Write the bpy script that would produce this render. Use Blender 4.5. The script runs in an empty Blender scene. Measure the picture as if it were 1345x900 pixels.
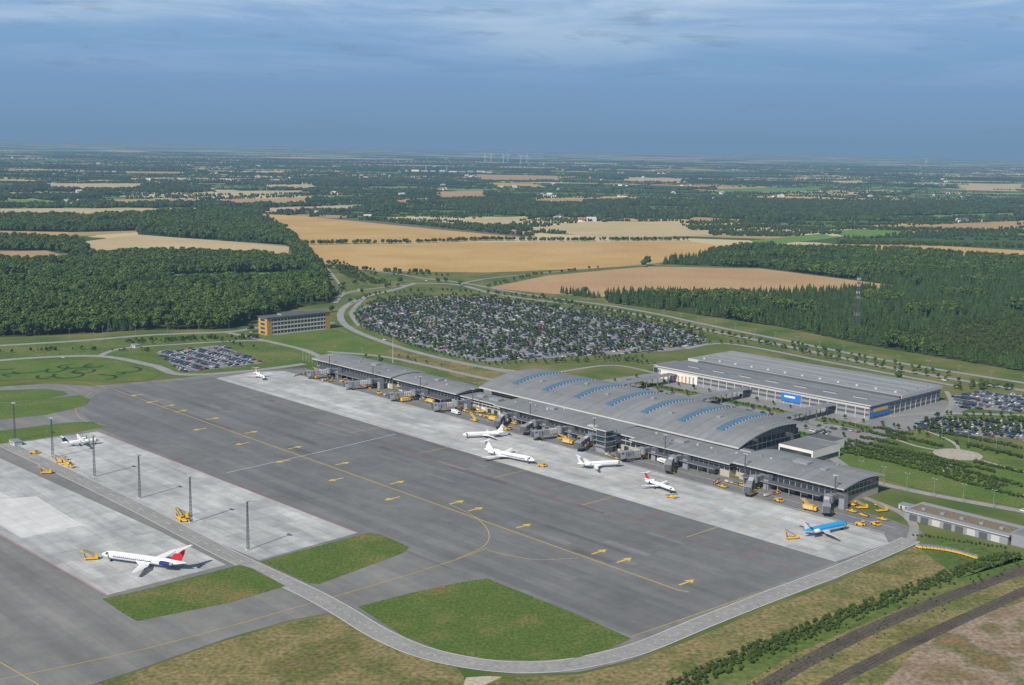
import bpy, math, random
from mathutils import Vector, Matrix, noise
from mathutils.geometry import tessellate_polygon
random.seed(7)
SC=bpy.context.scene
COL=SC.collection
# ------------------------------------------------------------------ survey
F_PX=1600.0; EYE=188.0; ROLL=math.radians(0.98); H=200.0
PITCH=math.atan((450-EYE)/F_PX)
def G(u,v):
    """photogrammetric survey of the flat ground -> metres"""
    du=u-672.5; dv=v-450
    a=du*math.cos(ROLL)+dv*math.sin(ROLL); b=-du*math.sin(ROLL)+dv*math.cos(ROLL)
    y=F_PX*math.cos(PITCH)-b*math.sin(PITCH); w=-F_PX*math.sin(PITCH)-b*math.cos(PITCH)
    t=-H/w
    return (a*t,y*t)
OX,OY=161.0,573.0
E1=(0.685,-0.728); nrm=math.hypot(*E1); E1=(E1[0]/nrm,E1[1]/nrm); E2=(-E1[1],E1[0])
YAW=math.atan2(E1[1],E1[0])
def P(s,t): return (OX+s*E1[0]+t*E2[0], OY+s*E1[1]+t*E2[1])
def Q(p):
    dx=p[0]-OX; dy=p[1]-OY
    return (dx*E1[0]+dy*E1[1], dx*E2[0]+dy*E2[1])
def ST(u,v): return Q(G(u,v))
FRAME=Matrix.Translation((OX,OY,0))@Matrix.Rotation(YAW,4,'Z')
# ------------------------------------------------------------------ materials
def newmat(name):
    m=bpy.data.materials.new(name); m.use_nodes=True
    nt=m.node_tree; b=nt.nodes['Principled BSDF']
    return m,nt,b
def rgba(c): return (c[0],c[1],c[2],1)
def simple(name,c,rough=.6,metal=0,var=.12,scale=.6,spec=.3):
    m,nt,b=newmat(name)
    N=nt.nodes.new; L=nt.links.new
    tc=N('ShaderNodeTexCoord'); n=N('ShaderNodeTexNoise'); n.inputs['Scale'].default_value=scale; n.inputs['Detail'].default_value=4
    L(tc.outputs['Object'],n.inputs['Vector'])
    mx=N('ShaderNodeMix'); mx.data_type='RGBA'
    mx.inputs[6].default_value=rgba([x*(1-var) for x in c]); mx.inputs[7].default_value=rgba([min(1,x*(1+var)) for x in c])
    L(n.outputs['Fac'],mx.inputs[0]); L(mx.outputs[2],b.inputs['Base Color'])
    b.inputs['Roughness'].default_value=rough; b.inputs['Metallic'].default_value=metal
    b.inputs['Specular IOR Level'].default_value=spec
    return m
def groundmat(name,cols,scale,fine=.35,finescale=.5,rough=.95,stretch=None,bands=None,objc=False,detail=6,lo=.3,hi=.7):
    m,nt,b=newmat(name); N=nt.nodes.new; L=nt.links.new
    if objc: src=N('ShaderNodeTexCoord').outputs['Object']
    else: src=N('ShaderNodeNewGeometry').outputs['Position']
    v=src
    if stretch:
        mp=N('ShaderNodeMapping'); mp.inputs['Rotation'].default_value=(0,0,stretch[2]); mp.inputs['Scale'].default_value=(stretch[0],stretch[1],1)
        L(src,mp.inputs['Vector']); v=mp.outputs[0]
    n=N('ShaderNodeTexNoise'); n.inputs['Scale'].default_value=scale; n.inputs['Detail'].default_value=detail; n.inputs['Roughness'].default_value=.6
    L(v,n.inputs['Vector'])
    r=N('ShaderNodeValToRGB'); el=r.color_ramp.elements
    k=len(cols)
    while len(el)<k: el.new(.5)
    for i,c in enumerate(cols):
        el[i].position=lo+(hi-lo)*i/max(1,k-1); el[i].color=rgba(c)
    L(n.outputs['Fac'],r.inputs[0])
    n2=N('ShaderNodeTexNoise'); n2.inputs['Scale'].default_value=finescale; n2.inputs['Detail'].default_value=5
    L(src,n2.inputs['Vector'])
    mr=N('ShaderNodeMapRange'); mr.inputs[1].default_value=.3; mr.inputs[2].default_value=.7; mr.inputs[3].default_value=1-fine; mr.inputs[4].default_value=1+fine
    L(n2.outputs['Fac'],mr.inputs[0])
    fac=mr.outputs[0]
    if bands:
        w=N('ShaderNodeTexWave'); w.wave_type='BANDS'; w.bands_direction='X'
        mp2=N('ShaderNodeMapping'); mp2.inputs['Rotation'].default_value=(0,0,bands[1]); L(src,mp2.inputs['Vector']); L(mp2.outputs[0],w.inputs['Vector'])
        w.inputs['Scale'].default_value=bands[0]; w.inputs['Distortion'].default_value=.6; w.inputs['Detail'].default_value=1; w.inputs['Detail Scale'].default_value=.3
        mr2=N('ShaderNodeMapRange'); mr2.inputs[3].default_value=1-bands[2]; mr2.inputs[4].default_value=1+bands[2]*.5
        L(w.outputs['Fac'],mr2.inputs[0])
        mm=N('ShaderNodeMath'); mm.operation='MULTIPLY'; L(fac,mm.inputs[0]); L(mr2.outputs[0],mm.inputs[1]); fac=mm.outputs[0]
    vm=N('ShaderNodeVectorMath'); vm.operation='SCALE'; L(r.outputs[0],vm.inputs[0]); L(fac,vm.inputs['Scale'])
    L(vm.outputs[0],b.inputs['Base Color']); b.inputs['Roughness'].default_value=rough; b.inputs['Specular IOR Level'].default_value=.15
    return m
def slabmat(name,c1,c2,joint,w,h,mort=.05,stain=.25,offset=0.0,metal=0,rough=.85):
    m,nt,b=newmat(name); N=nt.nodes.new; L=nt.links.new
    tc=N('ShaderNodeTexCoord')
    br=N('ShaderNodeTexBrick'); br.offset=offset; br.inputs['Scale'].default_value=1; br.inputs['Brick Width'].default_value=w; br.inputs['Row Height'].default_value=h
    br.inputs['Mortar Size'].default_value=mort; br.inputs['Mortar Smooth'].default_value=.3; br.inputs['Color1'].default_value=rgba(c1); br.inputs['Color2'].default_value=rgba(c2); br.inputs['Mortar'].default_value=rgba(joint)
    L(tc.outputs['Object'],br.inputs['Vector'])
    vv=br.outputs['Color']
    for sc,amt,st in ((.018,stain,(1,1,1)),(.12,stain*.7,(1,1,1)),(.05,stain*.9,(.1,1.8,1)),(1.3,stain*.35,(1,1,1))):
        mp=N('ShaderNodeMapping'); mp.inputs['Scale'].default_value=st; L(tc.outputs['Object'],mp.inputs['Vector'])
        n=N('ShaderNodeTexNoise'); n.inputs['Scale'].default_value=sc; n.inputs['Detail'].default_value=6; n.inputs['Roughness'].default_value=.65
        L(mp.outputs[0],n.inputs['Vector'])
        mr=N('ShaderNodeMapRange'); mr.inputs[1].default_value=.3; mr.inputs[2].default_value=.7; mr.inputs[3].default_value=1-amt; mr.inputs[4].default_value=1+amt*.6
        L(n.outputs['Fac'],mr.inputs[0])
        vm=N('ShaderNodeVectorMath'); vm.operation='SCALE'; L(vv,vm.inputs[0]); L(mr.outputs[0],vm.inputs['Scale']); vv=vm.outputs[0]
    L(vv,b.inputs['Base Color']); b.inputs['Roughness'].default_value=rough; b.inputs['Specular IOR Level'].default_value=.2; b.inputs['Metallic'].default_value=metal
    return m
def leafmat(name,c,var=.45):
    m,nt,b=newmat(name); N=nt.nodes.new; L=nt.links.new
    oi=N('ShaderNodeObjectInfo'); tc=N('ShaderNodeTexCoord')
    n=N('ShaderNodeTexNoise'); n.inputs['Scale'].default_value=.5; n.inputs['Detail'].default_value=3; L(tc.outputs['Object'],n.inputs['Vector'])
    ad=N('ShaderNodeMath'); ad.operation='ADD'; L(oi.outputs['Random'],ad.inputs[0]); L(n.outputs['Fac'],ad.inputs[1])
    mr=N('ShaderNodeMapRange'); mr.inputs[1].default_value=.2; mr.inputs[2].default_value=1.8; mr.inputs[3].default_value=0; mr.inputs[4].default_value=1
    L(ad.outputs[0],mr.inputs[0])
    mx=N('ShaderNodeMix'); mx.data_type='RGBA'; mx.inputs[6].default_value=rgba([x*(1-var) for x in c]); mx.inputs[7].default_value=rgba([c[0]*(1+var)*1.1,c[1]*(1+var),c[2]*(1+var*.5)])
    L(mr.outputs[0],mx.inputs[0]); L(mx.outputs[2],b.inputs['Base Color']); b.inputs['Roughness'].default_value=.8; b.inputs['Specular IOR Level'].default_value=.2
    return m
M={}
M['asphalt']=slabmat('apron_asphalt',(.155,.158,.158),(.19,.193,.19),(.13,.13,.13),180,7.5,.07,.18,.37)
M['taxi']=slabmat('taxiway_asphalt',(.195,.195,.188),(.225,.222,.212),(.165,.165,.165),220,6,.05,.18,.5)
M['concrete']=slabmat('apron_concrete',(.42,.43,.425),(.52,.53,.52),(.28,.28,.28),15,7.5,.10,.28)
M['concrete2']=slabmat('apron_concrete_new',(.56,.57,.56),(.62,.62,.61),(.38,.38,.38),7.5,7.5,.08,.12)
M['road']=groundmat('road_asphalt',[(.24,.24,.235),(.31,.305,.29)],.05,.12,.4)
M['road2']=groundmat('service_road_asphalt',[(.15,.15,.155),(.20,.20,.20)],.05,.12,.4)
M['path']=groundmat('gravel_path',[(.33,.30,.25),(.40,.37,.31)],.05,.15,.4)
M['park']=groundmat('parking_asphalt',[(.19,.19,.19),(.26,.26,.255)],.03,.12,.5)
M['grass']=groundmat('grass',[(.06,.105,.022),(.095,.14,.032),(.17,.165,.06)],.02,.3,.35)
M['lawn']=groundmat('mown_lawn',[(.075,.13,.026),(.10,.155,.032),(.155,.16,.05)],.03,.25,.6,bands=(.12,.7,.10))
M['rough']=groundmat('rough_grass',[(.085,.11,.028),(.13,.14,.045),(.22,.18,.08),(.115,.125,.038),(.20,.135,.07)],.022,.42,.5)
M['island']=groundmat('airfield_grass',[(.20,.11,.05),(.14,.145,.042),(.095,.135,.03),(.078,.125,.024),(.11,.14,.034),(.16,.15,.05),(.23,.135,.06)],.022,.38,.7,lo=.3,hi=.7,detail=8)
M['wheat']=groundmat('wheat_field',[(.42,.27,.095),(.48,.32,.12),(.53,.37,.155)],.006,.12,.2,bands=(.045,.35,.10))
M['wheat2']=groundmat('ripe_field',[(.36,.23,.115),(.42,.27,.135),(.45,.33,.165)],.005,.12,.2,bands=(.04,1.2,.07))
M['stubble']=groundmat('pale_field',[(.43,.34,.18),(.52,.42,.24)],.006,.1,.2,bands=(.04,1.0,.06))
M['green']=groundmat('pasture_field',[(.11,.20,.04),(.15,.25,.055)],.006,.12,.2,bands=(.04,.6,.06))
M['ffloor']=groundmat('forest_floor',[(.035,.05,.014),(.055,.075,.02)],.02,.3,.3)
M['scrub']=groundmat('scrub_ground',[(.06,.11,.022),(.10,.16,.034),(.14,.18,.05)],.02,.35,.2)
M['dirt']=groundmat('bare_soil',[(.15,.14,.065),(.21,.155,.095),(.28,.22,.165),(.14,.13,.055),(.25,.145,.085)],.03,.35,.5)
M['ballast']=groundmat('track_ballast',[(.06,.052,.045),(.10,.088,.07),(.08,.075,.045)],.06,.35,.7)
M['sand']=groundmat('sand',[(.38,.33,.25),(.46,.40,.31)],.05,.2,.7)
M['plough']=groundmat('ploughed_field',[(.13,.10,.08),(.18,.14,.11)],.01,.15,.3)
M['yellow']=simple('yellow_marking',(.60,.44,.07),.7,0,.2,.5)
M['red']=simple('red_marking',(.38,.12,.10),.7,0,.2,.5)
M['white']=simple('white_marking',(.62,.62,.6),.7,0,.12,.5)
M['dark']=simple('rail_steel_brown',(.15,.12,.10),.6,.3,.2,.3)
M['roof']=slabmat('metal_roof',(.205,.215,.22),(.245,.255,.262),(.14,.145,.15),2.4,200,.09,.14,0)
M['roof2']=slabmat('parking_roof_sheet',(.235,.25,.26),(.295,.305,.32),(.16,.17,.18),60,3.0,.10,.15,.5)
M['roof3']=slabmat('parking_roof_sheet_lower',(.19,.20,.215),(.235,.245,.26),(.13,.13,.14),60,3.0,.10,.14,.5)
M['roofdark']=simple('dark_roofing_felt',(.10,.105,.115),.8,0,.2,.2)
M['wall']=simple('light_cladding',(.48,.48,.47),.6,0,.08,.3)
M['wallw']=simple('white_wall',(.74,.72,.66),.6,0,.05,.3)
M['wallg']=simple('grey_panel',(.28,.29,.31),.5,.1,.1,.5)
M['wallb']=simple('beige_wall',(.42,.38,.30),.8,0,.12,.4)
M['brick']=simple('yellow_brick',(.45,.29,.10),.9,0,.2,.8)
M['steel']=simple('grey_steel',(.30,.32,.34),.45,.3,.1,1)
M['steeld']=simple('dark_steel',(.12,.13,.14),.5,.3,.1,1)
M['glass']=simple('window_glass',(.035,.05,.065),.08,0,.3,.2,.8)
M['skyl']=simple('skylight_glass',(.07,.14,.21),.35,0,.4,.8,.45)
M['sky2']=simple('banner_blue',(.03,.18,.55),.5)
M['yelp']=simple('yellow_paint',(.72,.42,.02),.4,0,.1,1)
M['orgp']=simple('orange_paint',(.65,.2,.03),.4,0,.1,1)
M['whp']=simple('white_paint',(.80,.80,.80),.3,0,.03,1,.5)
M['tyre']=simple('tyre_rubber',(.02,.02,.02),.8)
M['sedum']=groundmat('sedum_roof',[(.17,.17,.12),(.20,.15,.105),(.15,.16,.10)],.15,.3,1.2)
M['bark']=simple('bark',(.10,.075,.05),.9)
def farmland():
    m,nt,b=newmat('farmland_ground'); N=nt.nodes.new; L=nt.links.new
    geo=N('ShaderNodeNewGeometry')
    mp=N('ShaderNodeMapping'); mp.inputs['Rotation'].default_value=(0,0,.35); mp.inputs['Scale'].default_value=(1/620,1/360,1); L(geo.outputs['Position'],mp.inputs['Vector'])
    vo=N('ShaderNodeTexVoronoi'); vo.distance='CHEBYCHEV'; vo.inputs['Scale'].default_value=1; L(mp.outputs[0],vo.inputs['Vector'])
    sep=N('ShaderNodeSeparateColor'); L(vo.outputs['Color'],sep.inputs[0])
    r=N('ShaderNodeValToRGB'); r.color_ramp.interpolation='CONSTANT'; el=r.color_ramp.elements
    cols=[(0,(.06,.10,.03)),(.14,(.10,.18,.04)),(.28,(.46,.33,.13)),(.44,(.13,.22,.05)),(.56,(.09,.15,.035)),(.65,(.38,.26,.12)),(.77,(.17,.24,.07)),(.86,(.52,.43,.25))]
    while len(el)<len(cols): el.new(.5)
    for i,(p,c) in enumerate(cols): el[i].position=p; el[i].color=rgba(c)
    L(sep.outputs[0],r.inputs[0])
    n=N('ShaderNodeTexNoise'); n.inputs['Scale'].default_value=.0008; n.inputs['Detail'].default_value=8; n.inputs['Roughness'].default_value=.62; L(geo.outputs['Position'],n.inputs['Vector'])
    rr=N('ShaderNodeValToRGB'); rr.color_ramp.elements[0].position=.55; rr.color_ramp.elements[1].position=.565; L(n.outputs['Fac'],rr.inputs[0])
    mx=N('ShaderNodeMix'); mx.data_type='RGBA'; L(rr.outputs[0],mx.inputs[0]); L(r.outputs[0],mx.inputs[6]); mx.inputs[7].default_value=(.03,.05,.018,1)
    ln=N('ShaderNodeVectorMath'); ln.operation='LENGTH'; L(geo.outputs['Position'],ln.inputs[0])
    mr=N('ShaderNodeMapRange'); mr.inputs[1].default_value=2300; mr.inputs[2].default_value=2500; L(ln.outputs['Value'],mr.inputs[0])
    n3=N('ShaderNodeTexNoise'); n3.inputs['Scale'].default_value=.02; n3.inputs['Detail'].default_value=8; L(geo.outputs['Position'],n3.inputs['Vector'])
    r3=N('ShaderNodeValToRGB'); r3.color_ramp.elements[0].position=.35; r3.color_ramp.elements[0].color=(.068,.115,.025,1); r3.color_ramp.elements[1].position=.68; r3.color_ramp.elements[1].color=(.18,.17,.065,1)
    L(n3.outputs['Fac'],r3.inputs[0])
    m2=N('ShaderNodeMix'); m2.data_type='RGBA'; L(mr.outputs[0],m2.inputs[0]); L(r3.outputs[0],m2.inputs[6]); L(mx.outputs[2],m2.inputs[7])
    L(m2.outputs[2],b.inputs['Base Color']); b.inputs['Roughness'].default_value=.95; b.inputs['Specular IOR Level'].default_value=.1
    return m
M['farm']=farmland()
# ------------------------------------------------------------------ mesh builder
class MB:
    def __init__(s): s.v=[];s.f=[];s.m=[];s.mats=[]
    def mi(s,k):
        if k not in s.mats: s.mats.append(k)
        return s.mats.index(k)
    def face(s,pts,k):
        b=len(s.v); s.v+= [tuple(p) for p in pts]; s.f.append(tuple(range(b,b+len(pts)))); s.m.append(s.mi(k))
    def box(s,x0,x1,y0,y1,z0,z1,k,top=None):
        b=len(s.v); s.v+=[(x0,y0,z0),(x1,y0,z0),(x1,y1,z0),(x0,y1,z0),(x0,y0,z1),(x1,y0,z1),(x1,y1,z1),(x0,y1,z1)]
        for i,f in enumerate([(0,3,2,1),(4,5,6,7),(0,1,5,4),(1,2,6,5),(2,3,7,6),(3,0,4,7)]):
            s.f.append(tuple(b+j for j in f)); s.m.append(s.mi(top if (top and i==1) else k))
    def hexa(s,c8,k):
        b=len(s.v); s.v+=[tuple(c) for c in c8]
        for f in [(0,3,2,1),(4,5,6,7),(0,1,5,4),(1,2,6,5),(2,3,7,6),(3,0,4,7)]:
            s.f.append(tuple(b+j for j in f)); s.m.append(s.mi(k))
    def beam(s,p0,p1,w,h,k):
        p0=Vector(p0);p1=Vector(p1);d=(p1-p0)
        if d.length<1e-6:return
        d.normalize(); up=Vector((0,0,1)) if abs(d.z)<.95 else Vector((1,0,0))
        r=d.cross(up).normalized()*(w/2); u=r.cross(d).normalized()*(h/2)
        s.hexa([p0-r-u,p0+r-u,p1+r-u,p1-r-u,p0-r+u,p0+r+u,p1+r+u,p1-r+u],k)
    def loft(s,rings,k,cap=True,kf=None):
        n=len(rings[0]); b=len(s.v)
        for r in rings: s.v+=[tuple(p) for p in r]
        for i in range(len(rings)-1):
            for j in range(n):
                a=b+i*n+j; c=b+i*n+(j+1)%n
                s.f.append((a,c,c+n,a+n)); s.m.append(s.mi(kf(i,j) if kf else k))
        if cap:
            s.f.append(tuple(b+j for j in reversed(range(n)))); s.m.append(s.mi(kf(0,0) if kf else k))
            s.f.append(tuple(b+(len(rings)-1)*n+j for j in range(n))); s.m.append(s.mi(kf(len(rings)-2,0) if kf else k))
    def tube(s,p0,p1,r0,r1,n,k):
        p0=Vector(p0);p1=Vector(p1);d=(p1-p0).normalized(); up=Vector((0,0,1)) if abs(d.z)<.95 else Vector((1,0,0))
        a=d.cross(up).normalized(); c=a.cross(d)
        s.loft([[p+ (a*math.cos(2*math.pi*i/n)+c*math.sin(2*math.pi*i/n))*r for i in range(n)] for p,r in ((p0,r0),(p1,r1))],k)
    def mesh(s,name,smooth=False):
        me=bpy.data.meshes.new(name); me.from_pydata(s.v,[],s.f)
        for k in s.mats: me.materials.append(M[k] if isinstance(k,str) else k)
        me.polygons.foreach_set('material_index',s.m)
        if smooth: me.polygons.foreach_set('use_smooth',[True]*len(s.f))
        me.update(); return me
    def obj(s,name,parent=None,mat=None,smooth=False,link=True):
        o=bpy.data.objects.new(name,s.mesh(name,smooth))
        if link: COL.objects.link(o)
        if parent: o.parent=parent
        elif mat is not None: o.matrix_world=mat
        return o
def empty(name,mat=None):
    o=bpy.data.objects.new(name,None); COL.objects.link(o)
    if mat is not None:o.matrix_world=mat
    return o
def smooth_pts(pts,closed,n=6):
    out=[];k=len(pts)
    for i in range(k if closed else k-1):
        g=lambda j: pts[j%k] if closed else pts[max(0,min(k-1,j))]
        p0,p1,p2,p3=g(i-1),g(i),g(i+1),g(i+2)
        for q in range(n):
            t=q/n
            out.append(tuple(.5*((2*p1[c])+(-p0[c]+p2[c])*t+(2*p0[c]-5*p1[c]+4*p2[c]-p3[c])*t*t+(-p0[c]+3*p1[c]-3*p2[c]+p3[c])*t**3) for c in (0,1)))
    if not closed: out.append(pts[-1])
    return out
def sheet(name,pts,z,mat):
    """pts in airport frame (s,t)"""
    vs=[Vector((p[0],p[1],0)) for p in pts]
    tris=tessellate_polygon([vs])
    me=bpy.data.meshes.new(name); me.from_pydata([(p[0],p[1],z) for p in pts],[],[tuple(t) for t in tris])
    me.update()
    if me.polygons and me.polygons[0].normal.z<0: me.flip_normals()
    me.materials.append(M[mat]); o=bpy.data.objects.new(name,me); COL.objects.link(o); o.matrix_world=FRAME; return o
def psheet(name,px,z,mat,sm=False):
    pts=[ST(*p) for p in px]
    if sm: pts=smooth_pts(pts,True)
    return sheet(name,pts,z,mat)
def strip(name,pts,w,z,mat,sm=True,mb=None):
    if sm: pts=smooth_pts(pts,False,8)
    own=mb is None
    if own: mb=MB()
    L=[];R=[]
    for i,p in enumerate(pts):
        a=Vector(pts[max(0,i-1)]);b=Vector(pts[min(len(pts)-1,i+1)]); d=(b-a).normalized(); n=Vector((-d.y,d.x))*w/2
        L.append((p[0]+n.x,p[1]+n.y,z));R.append((p[0]-n.x,p[1]-n.y,z))
    for i in range(len(pts)-1): mb.face([R[i],R[i+1],L[i+1],L[i]],mat)
    if own: return mb.obj(name,mat=FRAME)
def pstrip(name,px,w,z,mat,sm=True,mb=None): return strip(name,[ST(*p) for p in px],w,z,mat,sm,mb)
def inpoly(p,poly):
    x,y=p;c=False;j=len(poly)-1
    for i in range(len(poly)):
        xi,yi=poly[i];xj,yj=poly[j]
        if (yi>y)!=(yj>y) and x<(xj-xi)*(y-yi)/(yj-yi)+xi: c=not c
        j=i
    return c
# ------------------------------------------------------------------ scatter
def scatter(name,pts,objs):
    """pts: (x,y,z,rot,scale,idx) instanced on one object"""
    coll=bpy.data.collections.new(name+'_kinds')
    for i,o in enumerate(objs): coll.objects.link(o)
    order=sorted(objs,key=lambda o:o.name); remap={i:order.index(o) for i,o in enumerate(objs)}
    me=bpy.data.meshes.new(name); me.from_pydata([(p[0],p[1],p[2]) for p in pts],[],[])
    a=me.attributes.new('rotz','FLOAT','POINT'); a.data.foreach_set('value',[p[3] for p in pts])
    a=me.attributes.new('scl','FLOAT','POINT'); a.data.foreach_set('value',[p[4] for p in pts])
    a=me.attributes.new('idx','INT','POINT'); a.data.foreach_set('value',[remap[p[5]] for p in pts])
    ob=bpy.data.objects.new(name,me); COL.objects.link(ob)
    ng=bpy.data.node_groups.new(name,'GeometryNodeTree')
    ng.interface.new_socket('Geometry',in_out='INPUT',socket_type='NodeSocketGeometry'); ng.interface.new_socket('Geometry',in_out='OUTPUT',socket_type='NodeSocketGeometry')
    N=ng.nodes.new;L=ng.links.new
    gi=N('NodeGroupInput');go=N('NodeGroupOutput'); ip=N('GeometryNodeInstanceOnPoints'); ci=N('GeometryNodeCollectionInfo')
    ci.inputs['Collection'].default_value=coll; ci.inputs['Separate Children'].default_value=True; ci.inputs['Reset Children'].default_value=True
    def na(n,t):
        x=N('GeometryNodeInputNamedAttribute'); x.data_type=t; x.inputs['Name'].default_value=n; return x.outputs[0]
    cx=N('ShaderNodeCombineXYZ'); L(na('rotz','FLOAT'),cx.inputs[2]); er=N('FunctionNodeEulerToRotation'); L(cx.outputs[0],er.inputs[0])
    L(gi.outputs[0],ip.inputs['Points']); L(ci.outputs[0],ip.inputs['Instance']); ip.inputs['Pick Instance'].default_value=True
    L(na('idx','INT'),ip.inputs['Instance Index']); L(er.outputs[0],ip.inputs['Rotation']); L(na('scl','FLOAT'),ip.inputs['Scale'])
    L(ip.outputs[0],go.inputs[0])
    md=ob.modifiers.new('instances','NODES'); md.node_group=ng
    return ob
# ------------------------------------------------------------------ trees
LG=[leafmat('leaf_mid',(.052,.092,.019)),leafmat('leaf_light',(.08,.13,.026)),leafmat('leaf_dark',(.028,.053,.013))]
LC=[leafmat('needle_mid',(.036,.072,.022)),leafmat('needle_dark',(.02,.042,.014)),leafmat('needle_light',(.06,.10,.03))]
LF=[leafmat('far_leaf',(.036,.062,.018)),leafmat('far_leaf_dark',(.02,.04,.013))]
def broadleaf(name,h,r,seed,mats=LG,lobes=11,per=24):
    rd=random.Random(seed); mb=MB()
    mb.tube((0,0,-.3),(0,0,h*.45),h*.028,h*.016,6,'bark')
    for i in range(4):
        a=i*1.6+rd.random(); mb.tube((0,0,h*(.25+.05*i)),(math.cos(a)*r*.5,math.sin(a)*r*.5,h*(.5+.06*i)),h*.012,h*.005,4,'bark')
    for l in range(lobes):
        a=rd.random()*6.28; rr=r*.62*math.sqrt(rd.random()); zz=h*(.38+.45*rd.random()); 
        if l==0: rr=0;zz=h*.8
        cr=r*(.36+.22*rd.random())*(1.15-.35*abs(zz/h-.55)*2)
        c=Vector((math.cos(a)*rr,math.sin(a)*rr,zz))
        rings=[]
        for q in (-.7,-.2,.4,.8):
            rings.append([c+Vector((math.cos(k*1.047)*cr*.72*math.sqrt(1-q*q),math.sin(k*1.047)*cr*.72*math.sqrt(1-q*q),q*cr*.72)) for k in range(6)])
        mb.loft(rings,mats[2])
        base=0 if rd.random()<.6 else 1
        for k in range(per):
            z=rd.uniform(-.55,1); b=rd.random()*6.28; q=math.sqrt(1-z*z)
            n=Vector((q*math.cos(b),q*math.sin(b),z)); p=c+n*cr*rd.uniform(.75,1.08)
            n=(n+Vector((rd.uniform(-.4,.4),rd.uniform(-.4,.4),rd.uniform(-.2,.6)))).normalized()
            t=n.orthogonal().normalized(); t.rotate(Matrix.Rotation(rd.random()*6.28,3,n)); u=n.cross(t); sz=cr*rd.uniform(.2,.36)
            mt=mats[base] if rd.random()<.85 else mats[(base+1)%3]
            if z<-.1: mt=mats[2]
            mb.face([p-t*sz-u*sz*.6,p+t*sz*.8-u*sz,p+t*sz+u*sz*.7,p-t*sz*.7+u*sz],mt)
    return mb.obj(name,link=False)
def conifer(name,h,r,seed):
    rd=random.Random(seed); mb=MB(); mb.tube((0,0,-.3),(0,0,h*.9),h*.015,h*.004,5,'bark')
    n=8
    for i in range(n):
        z=h*(.1+.82*i/n); rr=r*(1-.9*i/n); m=9; top=(0,0,z+h*.2)
        o=rd.random()
        ring=[]
        for k in range(m*2):
            a=k*math.pi/m+o; q=rr*(rd.uniform(.85,1.15) if k%2 else rd.uniform(.5,.7)); ring.append((math.cos(a)*q,math.sin(a)*q,z-(.12*rr if k%2 else 0)+rd.uniform(-.2,.2)))
        for k in range(m*2): mb.face([ring[k],ring[(k+1)%(2*m)],top],LC[0] if rd.random()<.6 else (LC[2] if rd.random()<.5 else LC[1]))
    return mb.obj(name,link=False)
def clump(name,seed,w=26,d=13,h=12,n=13):
    rd=random.Random(seed); mb=MB()
    for i in range(n):
        cx,cy=rd.uniform(-w,w),rd.uniform(-d,d); hh=h*rd.uniform(.65,1.1); r=rd.uniform(4,7)*min(1,d/9+.25)
        rings=[]
        for q,z in ((.55,0),(1,.35),(.95,.6),(.6,.87),(.2,1)):
            rings.append([(cx+math.cos(k*.785)*r*q*rd.uniform(.8,1.2),cy+math.sin(k*.785)*r*q*rd.uniform(.8,1.2),hh*z*rd.uniform(.93,1.07)) for k in range(8)])
        mb.loft(rings,LF[0] if rd.random()<.6 else LF[1])
    return mb.obj(name,link=False)
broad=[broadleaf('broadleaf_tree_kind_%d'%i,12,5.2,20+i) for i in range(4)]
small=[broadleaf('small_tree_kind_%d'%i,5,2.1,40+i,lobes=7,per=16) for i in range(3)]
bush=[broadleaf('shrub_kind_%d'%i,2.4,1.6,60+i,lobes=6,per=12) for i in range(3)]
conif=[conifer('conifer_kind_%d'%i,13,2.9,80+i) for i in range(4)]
farc=[clump('distant_clump_kind_%d'%i,90+i) for i in range(4)]+[clump('hedgerow_kind_%d'%i,120+i,24,2,8,9) for i in range(3)]
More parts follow.
